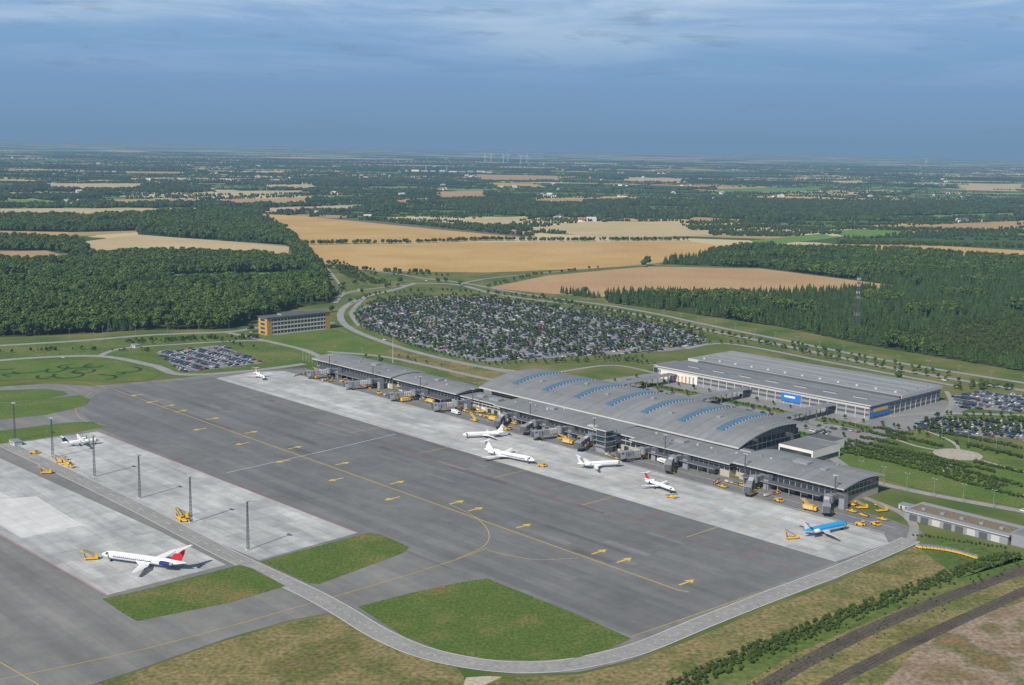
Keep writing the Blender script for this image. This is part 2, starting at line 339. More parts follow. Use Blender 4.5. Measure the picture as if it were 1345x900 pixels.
# ------------------------------------------------------------------ ground
g=MB(); 
X=[-36000,-9000,-4500,0,4500,9000,36000]; Y=[-4000,0,3000,8000,20000,42000]
for i in range(len(X)-1):
    for j in range(len(Y)-1): g.face([(X[i],Y[j],-.12),(X[i+1],Y[j],-.12),(X[i+1],Y[j+1],-.12),(X[i],Y[j+1],-.12)],'farm')
g.obj('ground')
FIELDS=[
('wheat_field','wheat',[(398,322),(640,318),(905,317),(978,327),(860,346),(790,352),(640,358),(500,356),(425,350)]),
('wheat_field','wheat2',[(640,378),(720,362),(850,350),(1000,353),(1192,377),(1100,383),(950,386),(790,390),(700,384)]),
('wheat_field','wheat',[(340,281),(400,284),(590,300),(700,312),(640,316),(400,321),(385,308)]),
('ploughed_field','plough',[(400,284),(470,289),(690,308),(690,312),(580,302)]),
('wheat_field','stubble',[(595,290),(690,284),(692,292),(620,298)]),
('wheat_field','stubble',[(690,301),(760,292),(900,291),(905,300),(945,309),(800,313)]),
('wheat_field','wheat2',[(900,284),(980,289),(905,292)]),
('wheat_field','stubble',[(0,274),(270,273),(272,278),(100,285),(0,284)]),
('wheat_field','stubble',[(105,318),(180,308),(380,324),(378,337),(120,336)]),
('wheat_field','wheat2',[(0,330),(60,329),(92,338),(40,346),(0,346)]),
('wheat_field','wheat',[(0,304),(90,305),(88,312),(0,314)]),
('pasture_field','green',[(205,361),(395,357),(405,368),(230,373)]),
('pasture_field','green',[(0,362),(38,362),(38,371),(0,373)]),
('wheat_field','wheat',[(1060,321),(1200,321),(1345,329),(1345,341),(1100,331)]),
('wheat_field','wheat2',[(1180,297),(1345,290),(1345,299),(1200,306)]),
('pasture_field','green',[(985,316),(1080,307),(1100,312),(1000,323)]),
('pasture_field','green',[(1090,303),(1180,299),(1200,308),(1110,312)]),
('pasture_field','green',[(940,248),(1080,246),(1075,251),(945,253)]),
('wheat_field','stubble',[(340,273),(480,269),(450,277),(350,279)]),
('wheat_field','wheat2',[(135,262),(260,261),(270,267),(140,267)]),
('wheat_field','stubble',[(60,241),(190,241),(186,249),(60,249)]),
('wheat_field','wheat2',[(290,262),(420,259),(400,267),(300,269)]),
('wheat_field','wheat2',[(570,252),(640,250),(640,259),(580,260)]),
('wheat_field','wheat2',[(620,229),(730,231),(740,237),(630,236)]),
('wheat_field','stubble',[(1250,243),(1345,241),(1345,249),(1270,250)]),
('wheat_field','stubble',[(350,243),(410,242),(420,247),(350,247)]),
('wheat_field','stubble',[(820,233),(900,235),(900,239),(820,238)]),
('wheat_field','wheat',[(640,240),(700,241),(720,246),(650,245)]),
('wheat_field','wheat2',[(160,225),(240,226),(240,229),(165,228)]),
('wheat_field','stubble',[(1090,238),(1130,237),(1140,241),(1100,241)]),
('wheat_field','wheat2',[(500,264),(560,260),(570,264),(510,267)]),
('pasture_field','green',[(0,263),(60,262),(65,268),(0,269)]),
('pasture_field','green',[(480,246),(540,245),(545,250),(480,251)]),
('wheat_field','stubble',[(280,251),(400,250),(410,254),(290,256)]),
('wheat_field','wheat2',[(0,253),(110,253),(115,257),(0,258)]),
('wheat_field','wheat2',[(700,262),(830,259),(850,263),(720,267)]),
('pasture_field','green',[(1150,285),(1345,279),(1345,286),(1200,290)]),
]
fieldpolys=[]
for i,(n,m,px) in enumerate(FIELDS):
    pts=[ST(*p) for p in px]; fieldpolys.append([P(*p) for p in pts]); sheet(n,pts,-.04+.003*(i%6),m)
WOODS=[
('b',[(0,346),(60,347),(120,338),(200,336),(330,338),(420,348),(430,368),(434,398),(385,404),(335,420),(310,432),(180,434),(80,440),(0,443),(-60,446),(-60,346)],46),
('b',[(-60,285),(100,286),(180,283),(270,279),(345,289),(380,308),(395,322),(422,350),(390,340),(376,322),(230,312),(185,322),(180,303),(100,305),(-60,302)],70),
('b',[(-60,314),(60,316),(118,320),(120,336),(60,330),(-60,328)],60),
('c',[(790,388),(960,388),(1100,384),(1192,379),(1345,372),(1420,380),(1420,500),(1345,488),(1250,472),(1130,452),(1040,432),(960,420),(880,408),(800,398)],42),
('m',[(868,347),(915,331),(1000,325),(1100,331),(1345,343),(1420,345),(1420,380),(1345,372),(1192,377),(1000,352)],55),
('f',[(470,276),(600,264),(760,270),(900,262),(1000,264),(1180,268),(1345,265),(1420,266),(1420,286),(1345,286),(1180,293),(1080,302),(980,288),(800,285),(600,285),(520,284)],0),
]
scrubpoly=[G(*p) for p in [(1170,440),(1345,415),(1420,415),(1420,480),(1300,478),(1180,455)]]
wp={'b':[], 'c':[]}; far=[]
woodpolys=[]
for kind,px,dens in WOODS:
    poly=[G(*p) for p in px]; woodpolys.append(poly)
    sheet('forest_floor',[Q(p) for p in poly],-.08,'ffloor' if kind!='f' else 'scrub')
    xs=[p[0] for p in poly];ys=[p[1] for p in poly]
    A=(max(xs)-min(xs))*(max(ys)-min(ys))
    n=int(A/(dens if dens else 760))
    if kind=='f':
        n=min(n,22000)
    for k in range(n):
        p=(random.uniform(min(xs),max(xs)),random.uniform(min(ys),max(ys)))
        if not inpoly(p,poly): continue
        if any(inpoly(p,f) for f in fieldpolys[:18]): continue
        if kind=='f':
            if noise.noise(Vector((p[0]/420,p[1]/900,2)))<.2 and not inpoly(p,fieldpolys[-1]) and not inpoly(p,fieldpolys[-2]): far.append((p[0],p[1],-.1,random.random()*3,random.uniform(.8,1.25),random.randrange(4)))
            continue
        if kind=='c' and inpoly(p,scrubpoly):
            if random.random()<.85: wp['b'].append((p[0],p[1],0,random.random()*6.28,random.uniform(.2,.42),random.randrange(4)))
            continue
        if noise.noise(Vector((p[0]/60,p[1]/60,0)))>.42: continue
        nn=noise.noise(Vector((p[0]/90,p[1]/90,5)))
        c=(kind=='c' and nn<.25) or (kind=='m' and nn<.05) or (kind=='b' and nn<-.35)
        sc=random.uniform(.7,1.25)*(1+.25*nn)
        if kind=='b': sc*=1.08
        wp['c' if c else 'b'].append((p[0],p[1],-.1,random.random()*6.28,sc,random.randrange(4)))
def belt(px,w,dens,kind='b',smin=.5,smax=.9):
    pts=[G(*p) for p in px]
    for i in range(len(pts)-1):
        a=Vector(pts[i]);b=Vector(pts[i+1]);L=(b-a).length
        for k in range(max(1,int(L*w/dens))):
            t=random.random(); d=(b-a).normalized(); n=Vector((-d.y,d.x)); p=a+(b-a)*t+n*random.uniform(-w/2,w/2)
            wp[kind].append((p.x,p.y,-.1,random.random()*6.28,random.uniform(smin,smax),random.randrange(4)))
belt([(398,321),(520,320),(640,316),(740,317),(905,316)],10,30,smin=.5,smax=.8)
belt([(425,352),(500,357),(570,360)],8,40,smin=.4,smax=.7)
belt([(480,288),(590,300),(700,311)],16,40)
belt([(600,296),(700,303)],25,50)
belt([(905,302),(1000,298),(1080,304)],50,60)
belt([(980,330),(1100,327),(1200,330),(1345,342)],20,40)
belt([(730,385),(760,388),(790,392)],14,28,'c',.6,.9)
belt([(1100,320),(1345,325)],40,70)
belt([(1100,300),(1200,303),(1345,306)],60,80)
belt([(640,378),(700,362),(790,352)],5,60,smin=.3,smax=.5)
belt([(170,450),(240,446),(340,444)],12,20,smin=.2,smax=.4); belt([(0,463),(100,459),(200,462)],6,30,smin=.15,smax=.35)
belt([(440,345),(470,366),(520,378)],30,90,smin=.3,smax=.55)
scatter('broadleaf_forest',wp['b'],broad); scatter('conifer_forest',wp['c'],conif)
tm_=[broadleaf('x',13,5.4,200+i,per=34).data for i in range(3)]
for i,(u,v,sc) in enumerate(((849,349,1.3),(845,351,1.0),(768,388,.9),(440,392,.8),(604,376,.7),(585,371,.6),(525,372,.7),(475,386,.6),(436,410,.6),(330,436,.7),(500,478,.5),(575,372,.6),(712,391,.5),(1180,500,.7),(1290,512,.6),(1338,560,.6))):
    p=G(u,v); o=bpy.data.objects.new('broadleaf_tree',tm_[i%3]); COL.objects.link(o); o.matrix_world=Matrix.Translation((p[0],p[1],0))@Matrix.Rotation(i,4,'Z')@Matrix.Scale(sc,4)
def far_ok(p): return not any(inpoly(p,f) for f in fieldpolys)
rf=random.Random(3)
for i in range(850):
    y=2600*math.exp(rf.random()*1.75); x=rf.uniform(-.48,.48)*y
    ang=rf.choice([.12,-.1,1.3,.35,-.3])+rf.uniform(-.15,.15); L=rf.uniform(250,1300)*(.6+y/9000)
    for k in range(int(L/42)):
        p=(x+math.cos(ang)*k*42,y+math.sin(ang)*k*42)
        if p[1]>2750 and far_ok(p) and rf.random()<.9: far.append((p[0],p[1],-.1,ang,rf.uniform(.7,1.05),4+rf.randrange(3)))
for i in range(62):
    y=3300*math.exp(rf.random()*1.6); x=rf.uniform(-.48,.48)*y; rx=rf.uniform(100,520); ry=rf.uniform(50,200)
    for k in range(int(rx*ry/620)):
        a=rf.random()*6.28;q=math.sqrt(rf.random()); p=(x+math.cos(a)*q*rx,y+math.sin(a)*q*ry)
        if far_ok(p) and p[1]>2750: far.append((p[0],p[1],-.1,a,rf.uniform(.8,1.2),rf.randrange(4)))
scatter('distant_woodland',far,farc)
def house(name,rc,seed):
    mb=MB(); mb.box(-9,9,-4.5,4.5,0,4,'wallw')
    mb.loft([[(x,-5,4),(x,5,4),(x,0,8)] for x in (-9.5,9.5)],rc); mb.box(-2,-1,-.5,.5,7,9,'brick')
    for k in range(5): mb.box(-7+k*3.2,-6+k*3.2,-4.55,-4.5,1,2.5,'glass')
    return mb.obj(name,link=False)
M['rooftile']=simple('red_roof_tile',(.25,.11,.075),.8)
hs=[house('farmhouse_kind_0','rooftile',0),house('farmhouse_kind_1','roofdark',1),house('farmhouse_kind_2','wall',1)]
hp=[]
for i in range(210):
    y=3000*math.exp(rf.random()*1.4); x=rf.uniform(-.45,.45)*y
    for k in range(rf.randrange(1,4)):
        p=(x+rf.uniform(-50,50),y+rf.uniform(-50,50))
        if far_ok(p) and not any(inpoly(p,w) for w in woodpolys): hp.append((p[0],p[1],0,rf.random()*3,rf.uniform(.8,1.5),rf.randrange(3)))
scatter('distant_farmhouses',hp,hs)
iw=MB()
for i in range(9):
    x=i*62; iw.box(x,x+rf.uniform(35,58),rf.uniform(0,30),60+rf.uniform(0,40),0,rf.uniform(9,16),rf.choice(['wall','wallg','wallw']),'roof3')
for x in (90,230): iw.tube((x,110,0),(x,110,48),2.6,1.8,10,'wall')
p=G(540,226); iw.obj('distant_factory',mat=Matrix.Translation((p[0],p[1],0)))
# ------------------------------------------------------------------ airfield surfaces
psheet('mown_grass',[(-200,505),(0,446),(180,440),(340,436),(440,428),(520,440),(640,480),(700,490),(620,535),(430,492),(300,492),(100,492),(0,500)],-.05,'grass')
outer=[ST(*p) for p in [(-420,640),(-420,1250),(40,925),(110,903),(180,880),(300,838),(380,815),(430,806),(462,818),(520,848),(600,873),(680,886),(760,883),(830,867),(900,838),(1000,797),(1100,760),(1165,727),(1197,714),(1199,705)]]
outer+=[(6,76),(-20,84),(-46,84),(-590,84),(-600,60),ST(285,491),ST(235,497),ST(170,503),ST(120,507),ST(60,504),ST(-60,512),ST(-420,545)]
sheet('taxiway',outer,0.0,'taxi')
apron=[(-604,0),(0,0),ST(832,836),ST(700,787),ST(560,736),ST(472,700),ST(300,634),ST(128,562),ST(110,545),ST(112,528),ST(140,510),ST(200,503)]
sheet('apron',apron,.02,'asphalt')
sheet('apron_concrete',[(-598,0),(0,0),(2,46),(-8,58),(-590,62),(-604,40)],.04,'concrete')
sheet('apron_service_road',[(-604,62.5),(-8,60),(4,63),(6,76),(-20,83.9),(-590,83.9)],.03,'road2')
psheet('apron_concrete',[(20,582),(128,567),(300,634),(470,700),(340,736),(200,675),(60,610)],.03,'concrete')
pad1=[ST(*p) for p in [(-80,570),(0,602),(120,657),(210,698),(297,742),(140,782),(0,703),(-60,672)]]
sheet('apron_concrete',pad1,.03,'concrete')
psheet('apron_concrete_repair',[(0,656),(48,652),(108,690),(28,707),(0,690)],.045,'concrete2')
rd=[(-640,-226),(-560,-223),(-480,-219.5),(-315,-218),(-200,-220)]+[ST(*p) for p in [(400,776),(445,800),(500,833),(560,858),(640,874),(720,876),(790,865),(850,848),(930,815),(1020,780),(1120,742),(1197,709)]]
strip('service_road',rd,10.5,.07,'road')
mk=MB()
def offs(pts,o):
    pts=smooth_pts(pts,False,8);out=[]
    for i,p in enumerate(pts):
        a=Vector(pts[max(0,i-1)]);b=Vector(pts[min(len(pts)-1,i+1)]);d=(b-a).normalized();out.append((p[0]-d.y*o,p[1]+d.x*o))
    return out
for o in (-4.9,4.9): strip('x',offs(rd,o),.28,.085,'white',False,mk)
dd=smooth_pts(offs(rd,0),False,6)
for i in range(0,len(dd)-2,6): strip('x',dd[i:i+3],.2,.09,'white',False,mk)
psheet('grass_island',[(470,797),(540,779),(600,766),(640,760),(680,776),(760,808),(829,839),(800,852),(760,864),(700,868),(640,866),(580,855),(530,836)],.09,'island')
psheet('grass_island',[(342,738),(400,722),(484,700),(500,702),(538,719),(528,727),(420,767),(405,766)],.09,'island')
psheet('grass_island',[(134,787),(200,772),(315,742),(332,747),(375,770),(300,792),(180,816),(165,808)],.09,'island')
psheet('airfield_grass',[(110,903),(180,882),(300,840),(380,818),(432,808),(462,822),(520,852),(600,877),(610,890),(560,960),(100,960)],.01,'rough')
for px in ([(-40,514),(60,511),(84,514),(90,518),(60,524),(0,529),(-40,531)],[(-40,534),(60,524),(105,519),(119,525),(112,533),(60,545),(0,551),(-40,554)],[(-40,570),(0,566),(90,555),(122,554),(136,561),(100,568),(20,581),(-40,588)]):
    psheet('grass_island',px,.09,'lawn')
psheet('grass_island',[(-60,478),(60,474),(130,474),(180,484),(206,493),(180,501),(100,500),(0,499),(-60,502)],.09,'lawn',True)
def ring(mb,c,rx,ry,w,z,k,a0=0,a1=6.283,rot=0):
    pts=[]
    for i in range(33):
        a=a0+(a1-a0)*i/32; x=math.cos(a)*rx;y=math.sin(a)*ry
        pts.append((c[0]+x*math.cos(rot)-y*math.sin(rot),c[1]+x*math.sin(rot)+y*math.cos(rot)))
    strip('x',pts,w,z,k,False,mb)
orn=MB(); M['ornament']=groundmat('clipped_shrub_bed',[(.022,.045,.01),(.035,.06,.015)],.1,.3,.5)
ro=random.Random(11)
for i,(u,v) in enumerate(((40,487),(75,485),(110,488),(145,490),(20,493),(60,494),(100,481),(165,486),(125,480),(90,493),(140,496),(0,484))):
    c=ST(u,v); ring(orn,c,ro.uniform(9,20),ro.uniform(6,13),2.8,.13+.004*i,'ornament',ro.random()*3,ro.random()*2+4.5,ro.random()*3)
orn.obj('ornamental_planting',mat=FRAME)
psheet('rough_grassland',[(600,893),(680,889),(760,886),(835,869),(905,841),(1005,800),(1105,763),(1200,718),(1345,742),(1480,750),(1480,1150),(600,1150),(560,960)],-.03,'rough')
psheet('bare_soil',[(590,960),(612,890),(640,888),(660,889),(625,905),(610,960)],-.01,'sand')
psheet('bare_soil',[(1180,880),(1240,830),(1345,790),(1480,760),(1480,1150),(1100,1000)],-.015,'dirt',True)
psheet('grass_strip',[(880,905),(1000,850),(1150,790),(1300,735),(1345,728),(1345,742),(1180,800),(1040,860),(960,910)],-.012,'grass')
psheet('rough_grass_strip',[(1210,722),(1240,705),(1345,735),(1345,728),(1260,760)],-.01,'grass')
for w,px in ((7.5,[(960,930),(1040,880),(1120,838),(1210,798),(1290,768),(1400,728)]),(6.5,[(1040,930),(1110,888),(1190,848),(1280,806),(1400,752)])):
    pstrip('railway_trackbed',px,w,0,'ballast')
    pp=[ST(*p) for p in px]
    rl=MB()
    for o in (-.75,.75): strip('x',offs(pp,o),.2,.18,'dark',False,rl)
    sm=smooth_pts(pp,False,40)
    for i in range(0,len(sm)-1,2):
        a=Vector(sm[i]);b=Vector(sm[i+1]);d=(b-a).normalized();n=Vector((-d.y,d.x))
        rl.beam((a.x-n.x*1.3,a.y-n.y*1.3,.07),(a.x+n.x*1.3,a.y+n.y*1.3,.07),.28,.12,'bark')
    rl.obj('railway_track',mat=FRAME)
# markings
y0=ST(150,512);y1=ST(890,775)
strip('x',[y0,y1],.5,.06,'yellow',False,mk)
strip('x',[y1,ST(905,778)],.5,.06,'yellow',False,mk)
for i,px in enumerate(([(640,720),(600,735),(520,760),(400,795),(200,850),(0,893),(-100,915)],[(590,662),(625,680),(642,700),(635,718),(600,734)],[(0,870),(60,905)],
           [(830,836),(900,812),(1000,778),(1040,765)],[(120,515),(100,535),(110,552),(150,560)],[(150,512),(90,500),(0,503)],[(640,723),(700,735),(760,733)])):
    pstrip('x',px,.3,.0635+.0008*i,'yellow',True,mk)
pstrip('x',[(298,621),(420,594),(520,570)],.5,.0615,'white',False,mk)
def arrow(u,v,dr):
    s,t=ST(u,v); L=11
    mk.face([(s-.6,t-dr*L/2,.072),(s+.6,t-dr*L/2,.072),(s+.6,t+dr*L*.1,.072),(s-.6,t+dr*L*.1,.072)][::(1 if dr>0 else -1)],'yellow')
    mk.face([(s-2.5,t+dr*L*.1,.072),(s+2.5,t+dr*L*.1,.072),(s,t+dr*L*.5,.072)][::(1 if dr>0 else -1)],'yellow')
for a in [(238,540,1),(280,550,1),(222,533,1),(262,564,-1),(330,568,1),(318,583,-1),(388,588,1),(372,606,-1),(450,609,1),(441,630,-1),(522,634,1),(515,655,-1),(600,660,1),(625,669,1),(688,691,1),(787,725,1),(820,736,1),(902,765,1),(180,519,-1),(200,528,-1)]: arrow(*a)
for s in range(-590,0,37):
    k='red' if (s//37)%2 else 'yellow'
    mk.face([(s,-27,.076),(s+.4,-27,.076),(s+.4,-1,.076),(s,-1,.076)],k)
    mk.face([(s+12,4,.07),(s+12.35,4,.07),(s+12.35,45,.07),(s+12,45,.07)],'yellow')
mk.face([(-597,-.5,.06),(0,-.5,.06),(0,-.1,.06),(-597,-.1,.06)],'white')
mk.face([(-400,-27.6,.0595),(0,-27.6,.0595),(0,-27.25,.0595),(-400,-27.25,.0595)],'red')
mk.face([(-590,61.6,.075),(-8,59.6,.075),(-8,60,.075),(-590,62,.075)],'white')
mk.face([(-590,72.4,.075),(-8,70.9,.075),(-8,71.2,.075),(-590,72.7,.075)],'white')
for px in ([(128,566),(300,633),(470,699)],[(0,702),(140,781)],[(480,553),(600,592)]):
    pstrip('x',px,.4,.078,'red',False,mk)
mk.obj('painted_markings',mat=FRAME)
rs=random.Random(5); rp=MB()
M['patchd']=slabmat('asphalt_repair_dark',(.13,.13,.132),(.14,.14,.142),(.12,.12,.12),30,8,.04,.15)
M['patchl']=slabmat('asphalt_repair_light',(.20,.20,.20),(.215,.215,.21),(.18,.18,.18),30,8,.04,.15)
for i in range(30):
    s=rs.uniform(-560,-70); t=rs.uniform(-95,-12); a=rs.uniform(8,60); b=rs.uniform(2,5); z=.024+.001*i
    rp.face([(s,t,z),(s+a,t,z),(s+a,t+b,z),(s,t+b,z)],rs.choice(['patchd','patchl']))
rp.obj('asphalt_repairs',mat=FRAME)
# ------------------------------------------------------------------ landside
psheet('lawn',[(500,455),(560,468),(640,482),(690,490),(640,510),(560,480),(440,455),(380,440),(440,430)],-.02,'rough')
psheet('lawn',[(330,440),(440,432),(500,455),(520,470),(430,470),(400,468)],-.015,'lawn')
sheet('forecourt',[(-440,128),(-395,190),(-385,300),(-366,402),(-130,410),(-120,300),(-120,190),(-126,130)],.0,'park')
for s0,s1,t0,t1 in ((-375,-350,208,232),(-330,-285,208,222),(-270,-215,206,222),(-200,-150,206,224),(-375,-300,262,276),(-285,-200,262,274),(-185,-140,262,278)):
    sheet('planted_bed',[(s0,t0),(s1,t0),(s1,t1),(s0,t1)],.12,'lawn')
PK=[ST(*p) for p in [(470,410),(482,400),(510,393),(580,389),(650,392),(700,399),(800,414),(880,430),(928,445),(900,458),(840,464),(760,468),(640,475),(600,468),(540,450),(490,436),(470,424)]]
PK=smooth_pts(PK,True,3); sheet('car_park',PK,.0,'park')
PL=[ST(*p) for p in [(205,463),(290,453),(345,477),(240,489)]]; sheet('car_park',PL,.0,'park')
PR1=[ST(*p) for p in [(1248,521),(1290,514),(1345,520),(1400,526),(1400,540),(1330,541),(1262,536)]]
PR2=[ST(*p) for p in [(1200,556),(1230,548),(1345,553),(1400,558),(1400,580),(1300,574),(1230,569)]]
sheet('car_park',PR1,.0,'park'); sheet('car_park',PR2,.0,'park')
roads=[(9,[(540,372),(600,374),(650,386),(720,396),(790,405),(860,418),(930,434),(1010,450),(1100,469),(1200,489),(1345,513),(1450,530)]),
(8,[(560,366),(610,372),(700,388),(790,400),(860,412),(930,427),(1010,443),(1100,461),(1200,480),(1345,503),(1450,518)]),
(7,[(395,340),(440,350),(500,357),(560,366)]),(6,[(600,374),(640,366),(720,358),(800,351),(868,348)]),
(8,[(545,372),(520,380),(480,390),(455,402),(447,415),(458,430),(500,448),(560,466),(640,483),(720,492)]),
(6,[(480,390),(470,400),(462,412),(472,428)]),(6,[(440,398),(455,385),(500,378),(545,374)]),
(9,[(-60,458),(0,454),(100,448),(200,440),(300,436),(345,430),(440,424)]),(9,[(-60,480),(30,471),(130,468),(200,480),(240,492),(330,487),(400,478)]),
(7,[(300,437),(350,448),(400,460),(430,474)]),(7,[(430,462),(500,468),(560,480),(640,498),(690,505)]),
(7,[(1060,575),(1130,552),(1190,545),(1243,543),(1345,546),(1450,552)]),(7,[(1040,580),(1090,600),(1130,626),(1200,645),(1345,672),(1450,690)]),
(5,[(1125,650),(1180,672),(1200,690),(1197,709)]),(5,[(620,480),(700,492),(800,480),(860,490)]),(7,[(900,458),(960,452),(1100,478),(1260,508)]),
(4,[(430,352),(445,372),(452,386)]),(4,[(1240,545),(1250,530),(1243,514)]),(6,[(130,468),(160,458),(240,452),(310,448),(350,448)])]
for i,(w,px) in enumerate(roads): pstrip('road',px,w,.015+.003*i,'road')
psheet('lawn',[(1075,590),(1150,572),(1240,577),(1345,598),(1450,610),(1450,690),(1345,668),(1200,640),(1130,620)],-.01,'lawn')
psheet('garden_terrace',[(1140,585),(1200,572),(1345,606),(1345,614)],.0,'grass')
c=ST(1258,597)
def disc(name,c,r,z,k,n=32): sheet(name,[(c[0]+r*math.cos(i*6.2832/n),c[1]+r*math.sin(i*6.2832/n)) for i in range(n)],z,k)
disc('round_plaza',c,15,.05,'path')
kb=MB(); ring(kb,c,15.3,15.3,.5,.12,'wall'); ring(kb,c,10,10,.4,.12,'wall'); kb.obj('plaza_kerb',mat=FRAME)
for i,px in enumerate(([(1160,570),(1200,585),(1258,597),(1345,620)],[(1200,560),(1250,580),(1258,597),(1240,620)])): pstrip('footpath',px,2.5,.06+.004*i,'path')
hp=[]
def hedge(px,w=2.5,st=1.3,sc=.9):
    pts=[G(*p) for p in px]
    for i in range(len(pts)-1):
        a=Vector(pts[i]);b=Vector(pts[i+1]);L=(b-a).length;d=(b-a)/L;n=Vector((-d.y,d.x))
        for k in range(int(L/st)):
            p=a+d*k*st+n*random.uniform(-w/2,w/2); hp.append((p.x,p.y,-.1,random.random()*6,random.uniform(.75,1.15)*sc,random.randrange(3)))
for px in ([(1105,583),(1200,603),(1300,628),(1345,640)],[(1115,580),(1210,598),(1310,622)],[(1090,590),(1180,610),(1290,640),(1345,655)],[(1165,570),(1240,588)],[(1200,563),(1260,573),(1345,590)],[(1130,575),(1180,585)],
   [(1270,585),(1345,602)],[(1280,608),(1345,622)],[(1160,590),(1270,615)],[(1150,563),(1200,572)],[(1140,568),(1190,580)]): hedge(px,4,1.1)
hedge([(1100,588),(1200,608),(1320,640)],12,.5,.7)
hedge([(870,912),(960,868),(1060,828),(1160,790),(1250,755),(1335,728)],9,.5,.7)
hedge([(900,905),(1000,858),(1100,818)],8,1.2,.7); hedge([(1000,862),(1200,782),(1340,735)],16,2.0,.5); hedge([(980,905),(1100,850),(1250,790)],10,3,.35)
hedge([(1200,703),(1260,712),(1330,722)],3,2,.6)
for s0,s1,t in ((-375,-350,220),(-330,-285,215),(-270,-215,214),(-200,-150,215),(-375,-300,269),(-285,-200,268),(-185,-140,270)):
    for k in range(int((s1-s0)/1.6)):
        p=P(s0+k*1.6,t+random.uniform(-3,3)); hp.append((p[0],p[1],.1,random.random()*6,random.uniform(.4,.8),random.randrange(3)))
scatter('garden_hedge',hp,bush)
# ------------------------------------------------------------------ cars
def carmesh(name,col):
    mb=MB(); M[name]=simple(name+'_paint',col,.3,.1,.03,1,.5); w=.88
    def ringb(x,z0,z1,ww): return [(x,-ww,z0),(x,ww,z0),(x,ww,z1),(x,ww*.93,z1+.06),(x,-ww*.93,z1+.06),(x,-ww,z1)]
    mb.loft([ringb(2.15,.35,.55,.7),ringb(2.0,.25,.68,.84),ringb(1.2,.22,.86,w),ringb(-1.6,.22,.92,w),ringb(-2.05,.3,.88,.84),ringb(-2.15,.4,.75,.75)],name)
    mb.hexa([(1.1,-.8,.9),(1.1,.8,.9),(-1.75,.8,.94),(-1.75,-.8,.94),(.35,-.62,1.4),(.35,.62,1.4),(-1.2,.62,1.4),(-1.2,-.62,1.4)],'glass')
    mb.box(-1.15,.3,-.6,.6,1.4,1.44,name)
    for x in (1.35,-1.35):
        for y in (-.82,.62): mb.tube((x,y,.31),(x,y+.2,.31),.31,.31,10,'tyre')
    return mb.obj(name,link=False)
ccols=[('silver_car',(.45,.46,.48)),('dark_grey_car',(.07,.075,.08)),('white_car',(.72,.72,.72)),('black_car',(.02,.02,.022)),('red_car',(.35,.03,.03)),('blue_car',(.03,.07,.2)),('light_grey_car',(.28,.29,.31))]
cars=[carmesh(*c) for c in ccols]
wts=[0]*5+[1]*6+[2]*2+[3]*6+[4]*1+[5]*4+[6]*3
cp=[];tp=[]
beds=MB()
def lot(poly,along,rowsp=16.5,occ=.85,trees=True,cross=0):
    xs=[p[0] for p in poly];ys=[p[1] for p in poly]
    a0,a1,b0,b1=(min(ys),max(ys),min(xs),max(xs)) if along=='t' else (min(xs),max(xs),min(ys),max(ys))
    b=b0+3;row=0
    while b<b1:
        a=a0
        while a<a1:
            for off in (0,8.6 if trees else 5.2):
                q=(b+off,a) if along=='t' else (a,b+off)
                nn=noise.noise(Vector((q[0]/45,q[1]/45,3)))
                if cross and (a-a0)%cross<8: continue
                if inpoly(q,poly) and random.random()<occ-1.1*max(0,nn):
                    w=P(*q); r=YAW+(0 if along=='t' else math.pi/2)+(math.pi if random.random()<.5 else 0)+random.uniform(-.03,.03)
                    cp.append((w[0],w[1],.02,r,1.05,random.choice(wts)))
            a+=2.65
        if trees:
            a=a0
            while a<a1:
                q=(b+4.3,a) if along=='t' else (a,b+4.3)
                if not(cross and (a-a0)%cross<8) and inpoly(q,poly):
                    if along=='t': beds.box(q[0]-1.7,q[0]+1.7,q[1]-2.35,q[1]+2.35,-.05,.12,'grass')
                    if random.random()<.94:
                        w=P(*q); tp.append((w[0]+random.uniform(-.5,.5),w[1]+random.uniform(-.5,.5),0,random.random()*6,random.uniform(.8,1.35),random.randrange(3)))
                a+=4.8
        b+=rowsp;row+=1
lot(PK,'t',23,.95,True,66); lot(PL,'s',15,.92,False); lot(PR1,'s',16.5,.95,False); lot(PR2,'s',18,.92,True)
lot([(-380,228),(-140,228),(-140,258),(-380,258)],'s',17,.35,False)
beds.obj('car_park_planting_beds',mat=FRAME)
scatter('parked_cars',cp,cars)
def trow(px,st,sc=1.0,jit=1):
    pts=[G(*p) for p in px]
    for i in range(len(pts)-1):
        a=Vector(pts[i]);b=Vector(pts[i+1]);L=(b-a).length
        for k in range(int(L/st)):
            p=a+(b-a)*(k*st/L); tp.append((p.x+random.uniform(-jit,jit),p.y+random.uniform(-jit,jit),0,random.random()*6,random.uniform(.75,1.2)*sc,random.randrange(3)))
trow([(460,398),(500,387),(580,383),(650,387),(720,395),(860,424),(935,441)],9,1.1,3)
trow([(466,414),(475,430),(540,455),(610,474),(650,480)],6,.8,2)
trow([(700,392),(790,408),(860,421),(930,437),(1010,453),(1100,472),(1200,492),(1340,516)],11,1.2,2)
trow([(640,480),(760,473),(860,470)],7,.8,2); trow([(780,468),(860,480),(862,492)],6,.8,3); trow([(720,478),(790,474),(850,476)],5,.8,4)
trow([(1040,452),(1150,475),(1260,497)],10,1.0,3); trow([(935,452),(1000,452),(1120,478)],9,1,3)
trow([(480,362),(540,362),(600,364)],8,1.3,12); trow([(440,378),(470,372),(520,372)],9,1.2,10); trow([(436,390),(450,380)],6,1.2,6)
trow([(170,452),(230,450),(290,448),(340,462)],10,.8,5); trow([(1170,560),(1260,585),(1345,605)],9,.8,2); trow([(1080,586),(1140,600)],9,.8,3)
